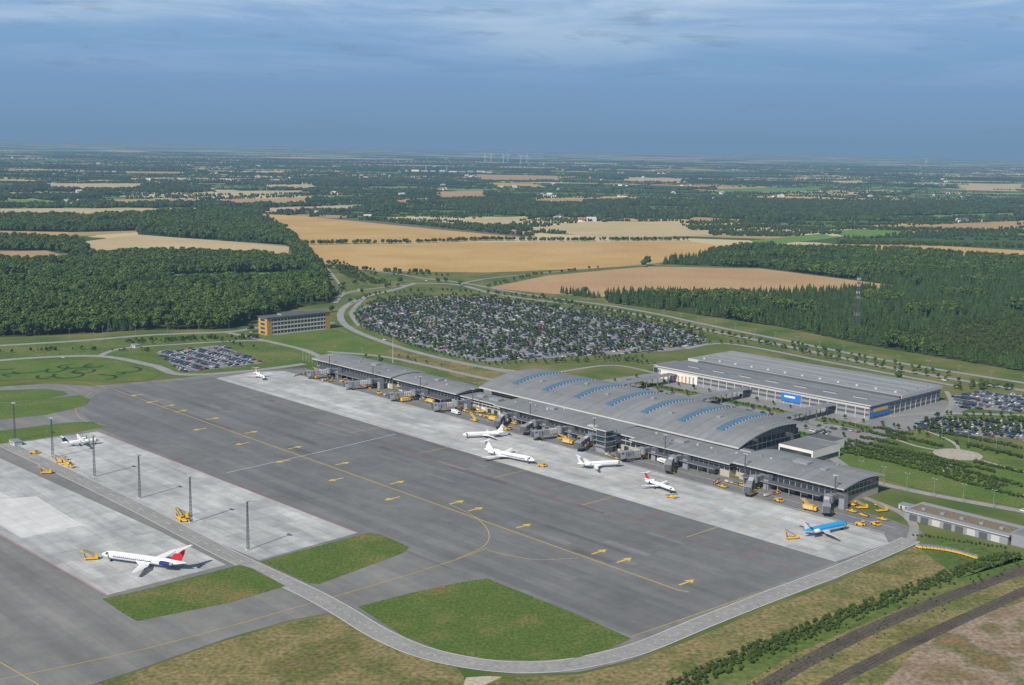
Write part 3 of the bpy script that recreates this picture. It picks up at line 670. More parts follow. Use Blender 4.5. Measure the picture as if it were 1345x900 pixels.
trow([(440,470),(520,470),(600,485)],14,.8,3); trow([(1250,512),(1300,508),(1345,512)],6,1.1,5); trow([(1240,545),(1345,548)],7,.8,2)
for t in (200,232,256,284):
    a=P(-378,t);b=P(-140,t)
    for k in range(16): tp.append((a[0]+(b[0]-a[0])*k/15,a[1]+(b[1]-a[1])*k/15,0,k,random.uniform(.6,.95),k%3))
scatter('small_trees',tp,small)
# ------------------------------------------------------------------ terminal
TERM=empty('airport_terminal',FRAME)
def arch(mb,s0,s1,t0,t1,z0,zm,z1,th,k,n=14,ks='wall'):
    prof=[]
    for i in range(n+1):
        f=i/n; z=z0+(z1-z0)*f+(zm-(z0+z1)/2)*4*f*(1-f); prof.append((t0+(t1-t0)*f,z))
    for i in range(n):
        (ta,za),(tb,zb)=prof[i],prof[i+1]
        mb.face([(s0,ta,za),(s1,ta,za),(s1,tb,zb),(s0,tb,zb)],k)
        mb.face([(s0,ta,za-th),(s0,tb,zb-th),(s1,tb,zb-th),(s1,ta,za-th)],ks)
        mb.face([(s1,ta,za-th),(s1,tb,zb-th),(s1,tb,zb),(s1,ta,za)],ks); mb.face([(s0,ta,za-th),(s0,ta,za),(s0,tb,zb),(s0,tb,zb-th)],ks)
    mb.face([(s0,t0,z0-th),(s1,t0,z0-th),(s1,t0,z0),(s0,t0,z0)],ks); mb.face([(s0,t1,z1-th),(s0,t1,z1),(s1,t1,z1),(s1,t1,z1-th)],ks)
    return prof
def facade(w,gl,s0,s1,t0,t1,z0,z1,step=4.0,base='wallb'):
    w.box(s0,s1,t0,t1,0,z0,base); gl.box(s0+.15,s1-.15,t0+.15,t1-.15,z0,z1,'glass')
    n=max(1,int((s1-s0)/step)); zm=(z0+z1)/2
    for i in range(n+1):
        x=s0+(s1-s0)*i/n; xa=min(max(x-.12,s0),s1-.24)
        w.box(xa,xa+.24,t0-.02,t0+.16,z0,z1,'wall'); w.box(xa,xa+.24,t1-.16,t1+.02,z0,z1,'wall')
    m=max(1,int((t1-t0)/step))
    for i in range(1,m):
        y=t0+(t1-t0)*i/m
        w.box(s1-.16,s1+.02,y-.12,y+.12,z0,z1,'wall'); w.box(s0-.02,s0+.16,y-.12,y+.12,z0,z1,'wall')
    w.box(s0-.04,s1+.04,t0-.04,t1+.04,zm-.35,zm+.15,'wall')
    x=s0+3
    while x<s1-5:
        w.box(x,x+random.choice([2.5,4,4]),t0-.06,t0-.003,.1,3.2,random.choice(['glass','steeld','wallw','glass'])); x+=random.choice([6,7,9])
W=MB();GL=MB();RF=MB()
secs=[(-578,-470,88,118,4.2,9.6,10.4,12.6,10.8),(-462,-388,88,114,4.2,9.2,10.2,12.2,10.6),(-336,-226,84,108,4.2,9.6,10.4,11.8,12.0),(-204,-128,84,108,4.2,9.0,9.8,11.2,11.2),(-122,-50,86,124,4.2,10.0,10.8,13.6,11.5)]
for s0,s1,t0,t1,z0,z1,ra,rm,rb in secs:
    facade(W,GL,s0,s1,t0,t1,z0,z1); arch(RF,s0-2.5,s1+2.5,t0-4,t1+3,ra,rm,rb,.7,'roof')
    W.box(s0+.1,s1-.1,t0+.1,t1-.1,z1,ra-.5,'wall')
for s0,s1,t0,t1,z in ((-470,-462,92,108,8.2),(-388,-336,90,108,8.5),(-226,-204,84,108,11),(-128,-122,90,108,8.5)):
    facade(W,GL,s0+.05,s1-.05,t0,t1,3.8,z-1,4); RF.box(s0-.0,s1+.0,t0-1.5,t1+1.5,z-.8,z,'wall','roof')
for s0,s1 in ((-570,-480),(-455,-395),(-325,-240),(-198,-135),(-115,-60)):
    RF.box(s0,s1,77.5,84 if s0>-340 else 88,4.6,5.0,'wallg','roofdark')
    x=s0+2
    while x<s1: W.box(x,x+.4,78,78.4,0,4.6,'steel'); x+=8
W.box(-224.5,-216.5,68,76,0,15,'wallg','roofdark'); W.box(-226.3,-214.7,66.5,77.5,15.05,15.8,'wall','roof3'); GL.box(-224,-217,67.8,67.99,5,14,'glass'); GL.box(-216.49,-216.3,68.5,75.5,4,14,'glass')
for z in (4,7.5,11): W.box(-226.1,-214.9,66.6,77.4,z,z+.3,'steel')
for x in (-226,-215.2):
    for y in (66.7,77): W.box(x,x+.3,y,y+.3,0,15.05,'steeld')
W.box(-222,-217,77.6,84,5,9,'wallg')
GL.box(-245,-226.7,82.5,84,1,11,'skyl'); W.box(-246,-226.5,82,86,11,11.8,'wall')
for i in range(10): W.box(-245+i*2,-244.8+i*2,82.2,82.5,1,11,'wall')
# hall
facade(W,GL,-376,-146,112,184,5,13,5,'wall')
W.box(-375,-147,113,183,13,14.2,'wall')
prof=arch(RF,-384,-138,106,192,13.4,21.5,15.5,1.1,'roof',24)
for sx in (-146.2,-375.8):
    for i in range(24):
        (ta,za),(tb,zb)=prof[i],prof[i+1]
        if ta<112.5 or tb>184: continue
        GL.face([(sx,ta,13),(sx,tb,13),(sx,tb,zb-1.15),(sx,ta,za-1.15)],'glass')
        W.box(sx-.2,sx+.2,ta-.15,ta+.15,13,za-1.15,'wall')
RF.box(-336,-130,108,112.5,9.8,11.8,'wall','roof3')
SK=MB()
def zat(t):
    f=(t-106)/(192-106); return 13.4+2.1*f+(21.5-14.45)*4*f*(1-f)
for i in range(7):
    s=-362+i*32.5; n=15
    for j in range(n):
        t=120+j*3.5; za=zat(t)-.05; zb=zat(t+2.6)-.05
        SK.hexa([(s,t,za),(s+6.5,t,za),(s+6.5,t+2.3,zb),(s,t+2.3,zb),(s+.4,t+.4,za+1.0),(s+6.1,t+.4,za+1.0),(s+6.1,t+1.9,zb+1.0),(s+.4,t+1.9,zb+1.0)],'skyl')
        SK.box(s-.2,s+6.7,t+2.35,t+3.2,min(zb,zat(t+3.2))-.3,max(zb,zat(t+3.2))+.45,'wall')
for i in range(6):
    s=-345+i*33; tt=145+random.uniform(-18,18); SK.box(s,s+3,tt,tt+3,19,zat(tt)+1.2,'wallg')
SK.obj('skylights',TERM)
W.box(-138,-112,150,182,0,9,'wallw','roof3'); W.box(-142,-120,186,200,0,8,'wallw','roofdark'); GL.box(-111.95,-111.8,153,180,1,4,'glass'); GL.box(-137,-113,149.8,149.97,1.2,7,'glass')
W.box(-126,-70,127.5,140,0,5,'wall','roofdark'); W.box(-128,-124,142,148,0,4,'wallw')
for s in (-345,-268,-190):
    RF.box(s-4,s+4,192.2,294,7,7.6,'wall','roof3')
    for t in range(200,294,14): W.box(s-3,s-2.6,t,t+.4,0,7,'steel'); W.box(s+2.6,s+3,t,t+.4,0,7,'steel')
for s,t,a,b,h in ((-560,121,20,10,5),(-520,121,16,14,6),(-440,118,24,8,5),(-400,112,8,6,10)):
    W.box(s,s+a,t+.5,t+b,0,h,'wallb','roofdark')
for s0,s1,t0,t1,z in ((-360,-350,95,101,8.5),(-375,-368,96,100,8.5),(-300,-292,96,100,11.9),(-180,-172,94,99,11.1),(-95,-85,102,108,13.2),(-75,-71,100,104,12.8),(-515,-508,100,105,12.3),(-430,-425,99,103,12)):
    W.box(s0,s1,t0,t1,z-1,z+1.6,'wallg')
rv=random.Random(9)
for s0,s1,t0,t1,z0,z1,ra,rm,rb in secs:
    for k in range(int((s1-s0)/9)):
        s=s0+4+k*9+rv.uniform(-2,2); t=rv.uniform(t0+6,t1-5); f=(t-t0+4)/(t1-t0+7); zz=ra+(rb-ra)*f+(rm-(ra+rb)/2)*4*f*(1-f)
        a=rv.uniform(.5,1.6); W.box(s,s+a,t,t+a,zz-.3,zz+rv.uniform(.5,1.1),rv.choice(['wall','wallg','steel']))
W.obj('walls',TERM);GL.obj('glazing',TERM);RF.obj('roof',TERM)
# jet bridges
def jetbridge(s,tc,ds):
    root=MB(); zf=4.6
    root.box(s-1.6,s+1.6,76.2,87.5,zf,zf+3,'steel','roof3'); root.box(s-1.0,s-.6,80,80.4,0,zf,'steeld'); root.box(s+.6,s+1,80,80.4,0,zf,'steeld')
    root.tube((s,74,zf-.3),(s,74,zf+3.5),2.7,2.7,14,'wallg'); root.tube((s,74,0),(s,74,zf-.3),.6,.6,10,'steeld'); root.tube((s,74,zf+3.5),(s,74,zf+4.3),2.9,.6,14,'roof3')
    a=Vector((s,72,zf+1.5)); b=Vector((s+ds,tc+3,zf+.6)); mid=a+(b-a)*.52
    root.beam(a,mid,3.0,2.9,'wall'); root.beam(a+(b-a)*.45,b,3.5,3.4,'steel')
    d=(b-a).normalized(); n=Vector((-d.y,d.x,0)).normalized()
    for i in range(9):
        q=a+(b-a)*(.05+.95*i/9); w=1.65 if i<4 else 1.85
        for sg in (-1,1): root.beam(q+n*w*sg+Vector((0,0,-1.8)),q+n*w*sg+Vector((0,0,1.8)),.18,.18,'steeld')
        q2=a+(b-a)*(.05+.95*(i+1)/9)
        for sg in (-1,1): root.beam(q+n*w*sg+Vector((0,0,-1.6)),q2+n*w*sg+Vector((0,0,1.6)),.12,.12,'wallg')
    root.beam(b-d*.3,b+d*3.2,4.6,4.2,'wallg'); root.beam(b+d*3.2+Vector((0,0,-.2)),b+d*4.4+Vector((0,0,-.2)),3.8,3.4,'steeld'); root.beam(b+d*.8+Vector((0,0,1.2)),b+d*2.6+Vector((0,0,1.2)),4.75,1.1,'glass')
    q=a+(b-a)*.8
    for sg in (-1,1):
        root.beam(q+n*2.1*sg+Vector((0,0,1.5)),(q.x+n.x*2.1*sg,q.y+n.y*2.1*sg,.8),.5,.5,'steeld')
        c=Vector((q.x+n.x*1.7*sg,q.y+n.y*1.7*sg,.55)); root.tube(c-n*.3,c+n*.3,.55,.55,12,'tyre')
    root.beam((q.x-n.x*2.2,q.y-n.y*2.2,1.2),(q.x+n.x*2.2,q.y+n.y*2.2,1.2),.7,.6,'steeld'); root.beam((q.x-n.x*2.1,q.y-n.y*2.1,zf-1.2),(q.x+n.x*2.1,q.y+n.y*2.1,zf-1.2),.5,.5,'steeld')
    st=b+n*2.4
    for i in range(10): 
        e=st-d*(i*.75)+n*.6; root.box(e.x-.45,e.x+.45,e.y-.45,e.y+.45,zf-1-i*.44,zf-.9-i*.44,'steel')
    root.beam(st+n*1.2+Vector((0,0,-.4)),(st.x+n.x*1.2-d.x*7.5,st.y+n.y*1.2-d.y*7.5,.9),.1,.1,'yelp')
    root.box(s+3.6,s+7,79,83,0,8.6,'wallg','roofdark'); root.box(s+3.7,s+6.9,78.85,78.99,6.3,8.4,'steeld')
    return root.obj('jet_bridge',mat=FRAME)
for s,tc,ds in ((-541,57,-6),(-482,55,-7),(-425,56,-6),(-374,58,-6),(-320,57,8),(-265,55,-5),(-236,56,5),(-164,59,6),(-103,56,7),(-52,58,7),(-190,58,-4),(-290,60,3)):
    jetbridge(s,tc,ds)
# ------------------------------------------------------------------ parking building
PB=empty('parking_building',FRAME); w=MB();r=MB();gl=MB()
a,b,c0,c1=-364,-158,296,402
w.box(a,b,c0,c1,0,10.6,'wallg')
r.box(a-1.5,b+1.5,c0-1.5,c0+40,10.65,11.6,'wall','roof3'); r.box(a+12,b+1,c0+40.02,c0+43,10.65,13.0,'steeld','roof3')
r.box(a-1.5,b+1.5,c0+43.02,c1+1.5,10.65,13.2,'wall','roof2')
for t in (c0+60,c0+76,c0+92): r.box(a+6,b-4,t,t+2.2,13.2,13.9,'wallg','roof3')
for i in range(12): r.box(a+10+i*17,a+12+i*17,c0+50,c0+51.6,13.2,14.4,'wall')
for i in range(7): r.box(a+20+i*27,a+32+i*27,c0+16,c0+19,11.6,12.1,'wall','roofdark')
for i in range(26):
    s=a+2+i*8
    w.box(s-.3,s+.3,c0-.35,c0-.003,0,10.6,'wall')
for z in (2.8,6.4): gl.box(a+.4,b-.4,c0-.12,c0-.004,z,z+1.6,'steeld')
w.box(a+.2,b-.2,c0-.5,c0-.36,8.2,10.4,'wall')
for i in range(13):
    t=c0+4+i*8; w.box(b+.004,b+.35,t-.3,t+.3,0,10.6,'wall')
for z in (1.0,4.2,7.2): gl.box(b+.004,b+.12,c0+.4,c1-.4,z,z+1.5,'steeld')
w.box(b+.4,b+.6,c0,c1,8.6,10.6,'roof2')
w.box(a+4,a+44,c0-.9,c0-.55,1.0,8.2,'wallw'); 
for i in range(9): w.box(a+7+i*4,a+8.6+i*4,c0-1.0,c0-.92,1.2,6+random.random()*1.5,random.choice(['steeld','wallb','orgp','wallg']))
w.box(a+128,a+146,c0-1.0,c0-.6,2.5,8.8,'sky2'); w.box(a+131,a+141,c0-1.1,c0-1.02,5.5,7,'whp')
w.box(b+.65,b+.9,c0+1,c0+26,2,9,'sky2'); w.box(b+.95,b+1.0,c0+3,c0+24,5.5,8,'yelp')
w.obj('walls',PB);r.obj('roof',PB);gl.obj('openings',PB)
an=MB(); an.box(-385,-366,315,345,0,7,'wallg','roof3'); an.box(-385.2,-366,314.6,345.3,7,7.5,'wall','roof3'); an.box(-384,-368,314.4,314.59,1,5,'glass'); an.obj('annex_building',mat=FRAME)
# ------------------------------------------------------------------ office building (west)
OB=empty('office_building',FRAME); w=MB();gl=MB();r=MB()
s1=-768;s0=-784;t0,t1=155,233
w.box(s0,s1,t0+6,t1-6,0,17.6,'wallw'); w.box(s0-.1,s1+.3,t0,t0+6,0,17.6,'brick'); w.box(s0-.1,s1+.3,t1-6,t1,0,17.6,'brick')
for f in range(4):
    z=1.4+f*4.3; gl.box(s1+.004,s1+.15,t0+6.2,t1-6.2,z,z+2.5,'glass')
    w.box(s1+.16,s1+.5,t0+6.1,t1-6.1,z+2.6,z+3.1,'wallb')
    for i in range(16): w.box(s1+.16,s1+.34,t0+8+i*4.1,t0+8.35+i*4.1,z,z+2.6,'wallw')
for f in range(4): gl.box(s0+4,s0+12,t0-.15,t0-.004,1.4+f*4.3,3.6+f*4.3,'glass')
r.box(s0-1,s1+1.2,t0-1,t1+1,17.65,18.6,'roofdark'); r.box(s0+4,s1-4,t0+20,t0+50,18.65,20.5,'wallg','roofdark')
w.obj('walls',OB);gl.obj('windows',OB);r.obj('roof',OB)
SB=empty('fire_station_building',FRAME); w=MB();gl=MB();r=MB()
w.box(-14,44,90,110,0,4.6,'wallg'); r.box(-14.6,44.8,89.2,110.8,4.65,5.3,'wall','sedum')
for q in ((-14.7,44.9,89.1,93),(-14.7,44.9,107,110.9),(-14.7,-13,93,107),(43,44.9,93,107)): r.box(*q,5.3,5.6,'wallg')
for i in range(5): r.box(-8+i*11,-6+i*11,97,99,5.3,6.3,'wallg')
for i in range(8): gl.box(-11+i*6.6,-6.5+i*6.6,89.85,89.996,.2,3.6,random.choice(['steeld','steeld','wall']))
w.box(44.95,53,92,104,0,6.2,'wallg','roof3'); gl.box(53.004,53.1,93,97,0,3,'glass')
w.obj('walls',SB);gl.obj('doors',SB);r.obj('roof',SB)
sh=MB(); sh.box(0,9,0,5,0,2.7,'wall','roof3'); sh.box(1,2.2,-.05,-.004,0,2.1,'steeld'); sh.box(4,6,-.05,-.004,1,2,'glass'); sh.box(-.3,9.3,-.3,5.3,2.7,2.9,'steel')
shm=sh.mesh('site_hut')
for u,v in ((1180,668),(1345,555),(12,583),(1330,560),(172,456),(470,382)):
    o=bpy.data.objects.new('site_hut',shm);COL.objects.link(o);s,t=ST(u,v);o.matrix_world=FRAME@Matrix.Translation((s,t,0))
# ------------------------------------------------------------------ aircraft
M['ltblue']=simple('light_blue_paint',(.02,.32,.68),.25,0,.03,1,.5); M['navy']=simple('navy_paint',(.02,.04,.18),.3); M['redp']=simple('red_paint',(.55,.02,.03),.3)
def wing(mb,root,tip,c0,c1,th0,th1,k,vert=False):
    def sec(p,c,th):
        x,y,z=p; q=[(0,0),(-.25,.5),(-.6,.4),(-1,0),(-.6,-.2),(-.25,-.35)]
        if vert: return [(x+a*c,y+b*th,z) for a,b in q]
        return [(x+a*c,y,z+b*th) for a,b in q]
    mb.loft([sec(root,c0,th0),sec(tip,c1,th1)],k)
def aircraft(name,L,span,D,nose,tail,top='whp',low='whp',fin='whp',eng='whp',tailT=True,engines='rear',wingpos=.5,z0=1.35,stripe=None):
    mb=MB(); R=D/2; zc=R+z0; n=16
    st=[(0,.03,-.18),(.012,.28,-.16),(.03,.5,-.12),(.06,.76,-.06),(.1,.95,-.01),(.14,1,0),(.4,1,0),(.72,1,0),(.8,.86,.1),(.88,.62,.24),(.95,.36,.38),(1,.1,.5)]
    rings=[]
    for f,q,dz in st:
        rings.append([(-f*L,math.cos(2*math.pi*(i+.5)/n)*R*q,zc+dz*R*1.0+math.sin(2*math.pi*(i+.5)/n)*R*q) for i in range(n)])
    def kf(i,j):
        a=math.sin(2*math.pi*(j+1)/n)
        if i==3 and .3<a<.85: return 'glass'
        return top if a>-.25 else low
    fus=MB(); fus.loft(rings,top,True,kf)
    for k in range(int(L*.6/1.1)):
        x=-L*.15-k*1.1
        for sg in (-1,1): fus.box(x-.22,x+.22,min(sg*R*.975,sg*R*1.003),max(sg*R*.975,sg*R*1.003),zc+.25,zc+.65,'glass')
    for sg in (-1,1):
        fus.box(-L*.115,-L*.115+.9,min(sg*R*.96,sg*R*1.0),max(sg*R*.96,sg*R*1.0),zc-.9,zc+1,'wallg')
        if stripe: fus.box(-L*.62,-L*.16,min(sg*R*.9,sg*R*1.012),max(sg*R*.9,sg*R*1.012),zc-.35,zc+.05,stripe)
    wk=top if top!='ltblue' else 'wall'
    for sg in (-1,1):
        cr=L*.17
        zr=zc-R*.65 if engines!='prop' else zc+R*.95
        y0=R*.5 if engines!='prop' else 0
        xr=-wingpos*L
        sw=.5 if engines!='prop' else .08
        wing(mb,(xr,sg*y0,zr),(xr-span/2*.33*sw*1.6-L*.02,sg*span*.18,zr+span*.18*.06),cr,cr*.62,.9 if D>2.8 else .5,.4,wk)
        wing(mb,(xr-span/2*.33*sw*1.6-L*.02,sg*span*.18,zr+span*.18*.06),(xr-span/2*sw*.95-L*.02,sg*span*.5,zr+span*.5*.07),cr*.62,cr*.25,.4,.15,wk)
        mb.beam((xr-cr*.8,sg*(y0+1.5),zr+.1),(xr-span/2*.33*sw*1.6-L*.02-cr*.5,sg*span*.18,zr+span*.18*.06+.12),.25,.12,'wallg')
        if engines=='rear':
            ex=-L*.74; ey=sg*(R+D*.33); ez=zc+R*.3; er=D*.27
            mb.loft([[(ex+dx,ey+math.cos(a*math.pi/6)*er*q,ez+math.sin(a*math.pi/6)*er*q) for a in range(12)] for dx,q in ((0,.85),(-.3,1),(-L*.06,1.02),(-L*.12,.8),(-L*.145,.6))],eng,True,lambda i,j:eng if i<3 else 'steel')
            mb.tube((ex+.02,ey,ez),(ex+.06,ey,ez),er*.75,er*.75,12,'steeld'); mb.box(ex-L*.1,ex-L*.02,min(sg*R*.7,ey),max(sg*R*.7,ey),ez-.15,ez+.15,top)
        else:
            ex=-wingpos*L+L*.05 if engines=='wing' else -wingpos*L+L*.08; ey=sg*span*.17; ez=zr-.9 if engines=='wing' else zr-.2; er=D*.3 if engines=='wing' else D*.22
            mb.loft([[(ex+dx,ey+math.cos(a*math.pi/6)*er*q,ez+math.sin(a*math.pi/6)*er*q) for a in range(12)] for dx,q in ((0,.8),(-.4,1),(-L*.06,1),(-L*.13,.6))],eng)
            if engines=='prop':
                for a in range(4): 
                    an=a*math.pi/2+.4; mb.beam((ex+.25,ey,ez),(ex+.25,ey+math.cos(an)*1.9,ez+math.sin(an)*1.9),.3,.08,'steeld')
                mb.tube((ex,ey,ez),(ex+.7,ey,ez),.4,.1,8,'steel')
    fh=L*.125 if tailT else L*.15; zf=zc+R*.55; xf=-L*.80
    wing(mb,(xf,0,zf),(xf-fh*.95,0,zf+fh+R*.3),L*.15,L*.085,.5,.3,fin,True)
    for sg in (-1,1):
        if tailT: wing(mb,(xf-fh*.85,0,zf+fh+R*.3),(xf-fh*.85-L*.06,sg*L*.135,zf+fh+R*.3+.2),L*.075,L*.035,.3,.12,wk)
        else: wing(mb,(-L*.86,sg*R*.2,zc+R*.5),(-L*.93,sg*L*.16,zc+R*.5+L*.012),L*.09,L*.04,.3,.12,'whp')
    for x,y in ((-L*.11,0),(-(wingpos+.11)*L,D*.75),(-(wingpos+.11)*L,-D*.75)):
        mb.tube((x,y,.45),(x,y,zc-R*.7),.13,.16,8,'steel')
        for dy in (-.3,.3): mb.tube((x,y+dy-.15,.45),(x,y+dy+.15,.45),.45,.45,12,'tyre')
    a=Vector(nose);b=Vector(tail);d=(a-b); ang=math.atan2(d.y,d.x)
    root=fus.obj(name,smooth=False)
    for p in root.data.polygons: p.use_smooth=len(p.vertices)==4 and p.area>.5
    c=(a+b)/2; ca=Vector((math.cos(ang),math.sin(ang)))
    no=c+ca*L/2; root.matrix_world=Matrix.Translation((no.x,no.y,.05))@Matrix.Rotation(ang,4,'Z')
    o=mb.obj('wings_tail_engines',root); return root
aircraft('parked_airliner',46,34,3.8,G(129,735),G(250,752),'whp','whp','redp','navy',True,'rear',.42,1.5,'navy')
aircraft('parked_airliner',33,29,3.8,G(1120,693),G(1046,709),'ltblue','whp','whp','whp',True,'rear',.42)
aircraft('parked_airliner',40,32,3.5,G(704,611),G(634,597),'whp','whp','whp','whp',True,'rear',.5,1.4,'navy')
aircraft('parked_regional_jet',29,23,3.0,G(610,576),G(660,574),'whp','whp','whp','whp',True,'rear',.45)
aircraft('parked_regional_jet',30,27,3.1,G(815,613),G(760,616),'whp','whp','whp','whp',True,'rear',.45)
aircraft('parked_regional_jet',27,20,2.6,G(884,649),G(848,636),'whp','navy','redp','whp',True,'rear',.45)
aircraft('parked_regional_jet',25,22,2.7,G(352,503),G(331,491),'whp','whp','yelp','whp',True,'rear',.45)
aircraft('parked_turboprop',24,26,2.7,G(130,583),G(82,588),'whp','whp','navy','whp',True,'prop',.4)
# ------------------------------------------------------------------ ground service equipment
def veh_stair():
    mb=MB(); mb.box(-3.2,3.2,-1.1,1.1,.5,1.0,'yelp'); mb.box(1.8,3.2,-1.05,1.05,1.0,2.3,'yelp'); mb.box(2.2,3.22,-.95,.95,1.5,2.1,'glass')
    mb.beam((1.6,0,1.4),(-3.6,0,4.2),1.5,.35,'yelp'); mb.beam((1.6,.75,2.2),(-3.6,.75,5),.1,.6,'steel'); mb.beam((1.6,-.75,2.2),(-3.6,-.75,5),.1,.6,'steel'); mb.box(-4.6,-3.5,-.9,.9,4.2,4.4,'yelp'); mb.beam((-2.6,0,.8),(-3.2,0,3.8),.9,.2,'steeld')
    for x in (-2,2):
        for y in (-1.05,.8): mb.tube((x,y,.42),(x,y+.25,.42),.42,.42,10,'tyre')
    return mb.mesh('stair_truck')
def veh_tractor():
    mb=MB(); mb.box(-1.6,1.6,-.75,.75,.4,1.1,'yelp'); mb.box(-1.2,.1,-.7,.7,1.1,1.9,'glass'); mb.box(-1.3,.2,-.75,.75,1.9,2,'yelp')
    for i in range(3):
        x=-4-i*3.6; mb.box(x-1.5,x+1.5,-.8,.8,.45,.65,'yelp'); mb.box(x-1.3,x+1.3,-.7,.7,.65,1.4,['steeld','wallg','wall'][i]); mb.beam((x+1.4,0,.5),(x+2.3,0,.5),.1,.1,'steeld')
        for q in (-1,1):
            for y in (-.8,.6): mb.tube((x+q,y,.25),(x+q,y+.2,.25),.25,.25,8,'tyre')
    for x in (-1,1):
        for y in (-.8,.6): mb.tube((x,y,.35),(x,y+.2,.35),.35,.35,8,'tyre')
    return mb.mesh('baggage_tractor')
def veh_truck(k='yelp',n='service_truck'):
    mb=MB(); mb.box(-4,3.9,-1.2,1.2,.55,.9,'steeld'); mb.box(2.2,3.9,-1.2,1.2,.9,2.7,k); mb.box(2.9,3.93,-1.1,1.1,1.6,2.5,'glass'); mb.box(-4,1.9,-1.25,1.25,.9,3.3,k); mb.box(-3.6,1.5,-1.27,1.27,1.4,2.4,'wall')
    for x in (-2.8,2.8):
        for y in (-1.2,.9): mb.tube((x,y,.5),(x,y+.3,.5),.5,.5,10,'tyre')
    return mb.mesh(n)
def veh_loader():
    mb=MB(); mb.box(-3,2.6,-.9,.9,.45,.95,'yelp'); mb.beam((-3.6,0,1.1),(3.8,0,2.6),.9,.25,'steeld'); mb.box(-.3,.9,-.95,-.4,.95,1.9,'yelp')
    for x in (-2,2):
        for y in (-.95,.75): mb.tube((x,y,.38),(x,y+.2,.38),.38,.38,8,'tyre')
    return mb.mesh('belt_loader')
def veh_tug():
    mb=MB(); mb.box(-2.6,2.6,-1.3,1.3,.4,1.3,'yelp'); mb.box(.6,2.0,-1,1,1.3,2.3,'glass'); mb.box(.5,2.1,-1.05,1.05,2.3,2.4,'yelp')
    for x in (-1.7,1.7):
        for y in (-1.35,1.0): mb.tube((x,y,.55),(x,y+.35,.55),.55,.55,10,'tyre')
    return mb.mesh('pushback_tug')
V={'stair_truck':veh_stair(),'baggage_tractor':veh_tractor(),'service_truck':veh_truck(),'belt_loader':veh_loader(),'pushback_tug':veh_tug(),'catering_truck':veh_truck('whp','catering_truck')}
def put(kind,u,v,ang,sc=1):
    p=G(u,v); o=bpy.data.objects.new(kind,V[kind]); COL.objects.link(o); o.matrix_world=Matrix.Translation((p[0],p[1],.08))@Matrix.Rotation(ang,4,'Z')@Matrix.Scale(sc,4)
kinds=['stair_truck','baggage_tractor','belt_loader','pushback_tug','baggage_tractor','service_truck']; yk=['stair_truck','belt_loader','pushback_tug','stair_truck']
for u,v in ((80,608),(87,611),(94,614),(85,604),(236,682),(243,685),(240,679),(61,622),(45,596),(120,735),(712,613),(882,654),(1130,690),(1040,708)): put(random.choice(yk),u,v,random.uniform(-1.2,.6))
for s in range(-575,-20,8):
    if random.random()<.62:
        p=P(s+random.uniform(-3,3),random.choice([64,67,75,78,79])+random.uniform(-1,1)); k='catering_truck' if random.random()<.08 else random.choice(kinds)
        o=bpy.data.objects.new(k,V[k]);COL.objects.link(o);o.matrix_world=Matrix.Translation((p[0],p[1],.08))@Matrix.Rotation(YAW+random.choice([0,0,3.14,1.57])+random.uniform(-.2,.2),4,'Z')
for u,v in ((612,541),(622,538),(630,542),(552,523),(560,526),(445,495),(768,582),(775,586),(905,608),(915,611),(1120,664),(1132,668),(1158,672),(640,548),(1150,690),(738,577),(838,593)): put(random.choice(yk),u,v,YAW+random.uniform(-.3,1.6),1.0)
ct=MB(); ct.box(-1.8,1.8,-1,1,.4,1.2,'yelp'); ct.box(-1.7,1.7,-.9,.9,1.2,1.9,'steel'); ct.beam((1.8,0,.5),(2.9,0,.5),.1,.1,'steeld')
for q in (-1.2,1.2): ct.tube((q,-1.05,.3),(q,1.05,.3),.3,.3,8,'tyre')
ctm=ct.mesh('baggage_cart')
for i in range(16):
    f=i/15; u=1208+f*72; v=720+f*14-6*math.sin(f*3)*.5; p=G(u,v); o=bpy.data.objects.new('baggage_cart',ctm);COL.objects.link(o);o.matrix_world=Matrix.Translation((p[0],p[1],.02))@Matrix.Rotation(YAW+random.uniform(-.2,.2),4,'Z')
for u,v,i in ((83,470,2),(790,406,1),(1240,500,2),(505,447,2),(330,437,0),(700,391,3),(960,440,4),(1180,488,0),(560,369,2),(1060,455,5),(1130,640,0),(640,385,0),(1345,672,2)):
    p=G(u,v);o=bpy.data.objects.new('parked_car' ,cars[i].data);COL.objects.link(o);o.matrix_world=Matrix.Translation((p[0],p[1],.06))@Matrix.Rotation(-.9,4,'Z')
# ------------------------------------------------------------------ masts and lamps
def lightmast(hh):
    mb=MB(); w=.55
    for a,b_ in ((-w,-w),(w,-w),(w,w),(-w,w)): mb.beam((a,b_,0),(a*.4,b_*.4,hh),.14,.14,'steeld')
    n=12
    for i in range(n):
        z=hh*i/n;z2=hh*(i+1)/n;q=w*(1-.6*i/n);q2=w*(1-.6*(i+1)/n)
        mb.beam((-q,-q,z),(q2,-q2,z2),.08,.08,'steeld');mb.beam((q,q,z),(-q2,q2,z2),.08,.08,'steeld');mb.beam((-q,q,z),(-q2,-q2,z2),.08,.08,'steeld');mb.beam((q,-q,z),(q2,q2,z2),.08,.08,'steeld')
    mb.box(-2,2,-.5,.5,hh,hh+.2,'steel')
    for i in range(5):
        for y in (-.7,.45): mb.box(-1.9+i*.85,-1.4+i*.85,y,y+.25,hh+.2,hh+.75,'wall')
    mb.box(-1,1,-1,1,0,.5,'wall'); return mb.mesh('light_mast')
lm=lightmast(25)
for s,t in ((-200,-209),(-257,-209),(-315,-209),(-373,-209),(-431,-210),(-489,-211)):
    o=bpy.data.objects.new('light_mast',lm);COL.objects.link(o);o.matrix_world=FRAME@Matrix.Translation((s,t,0))
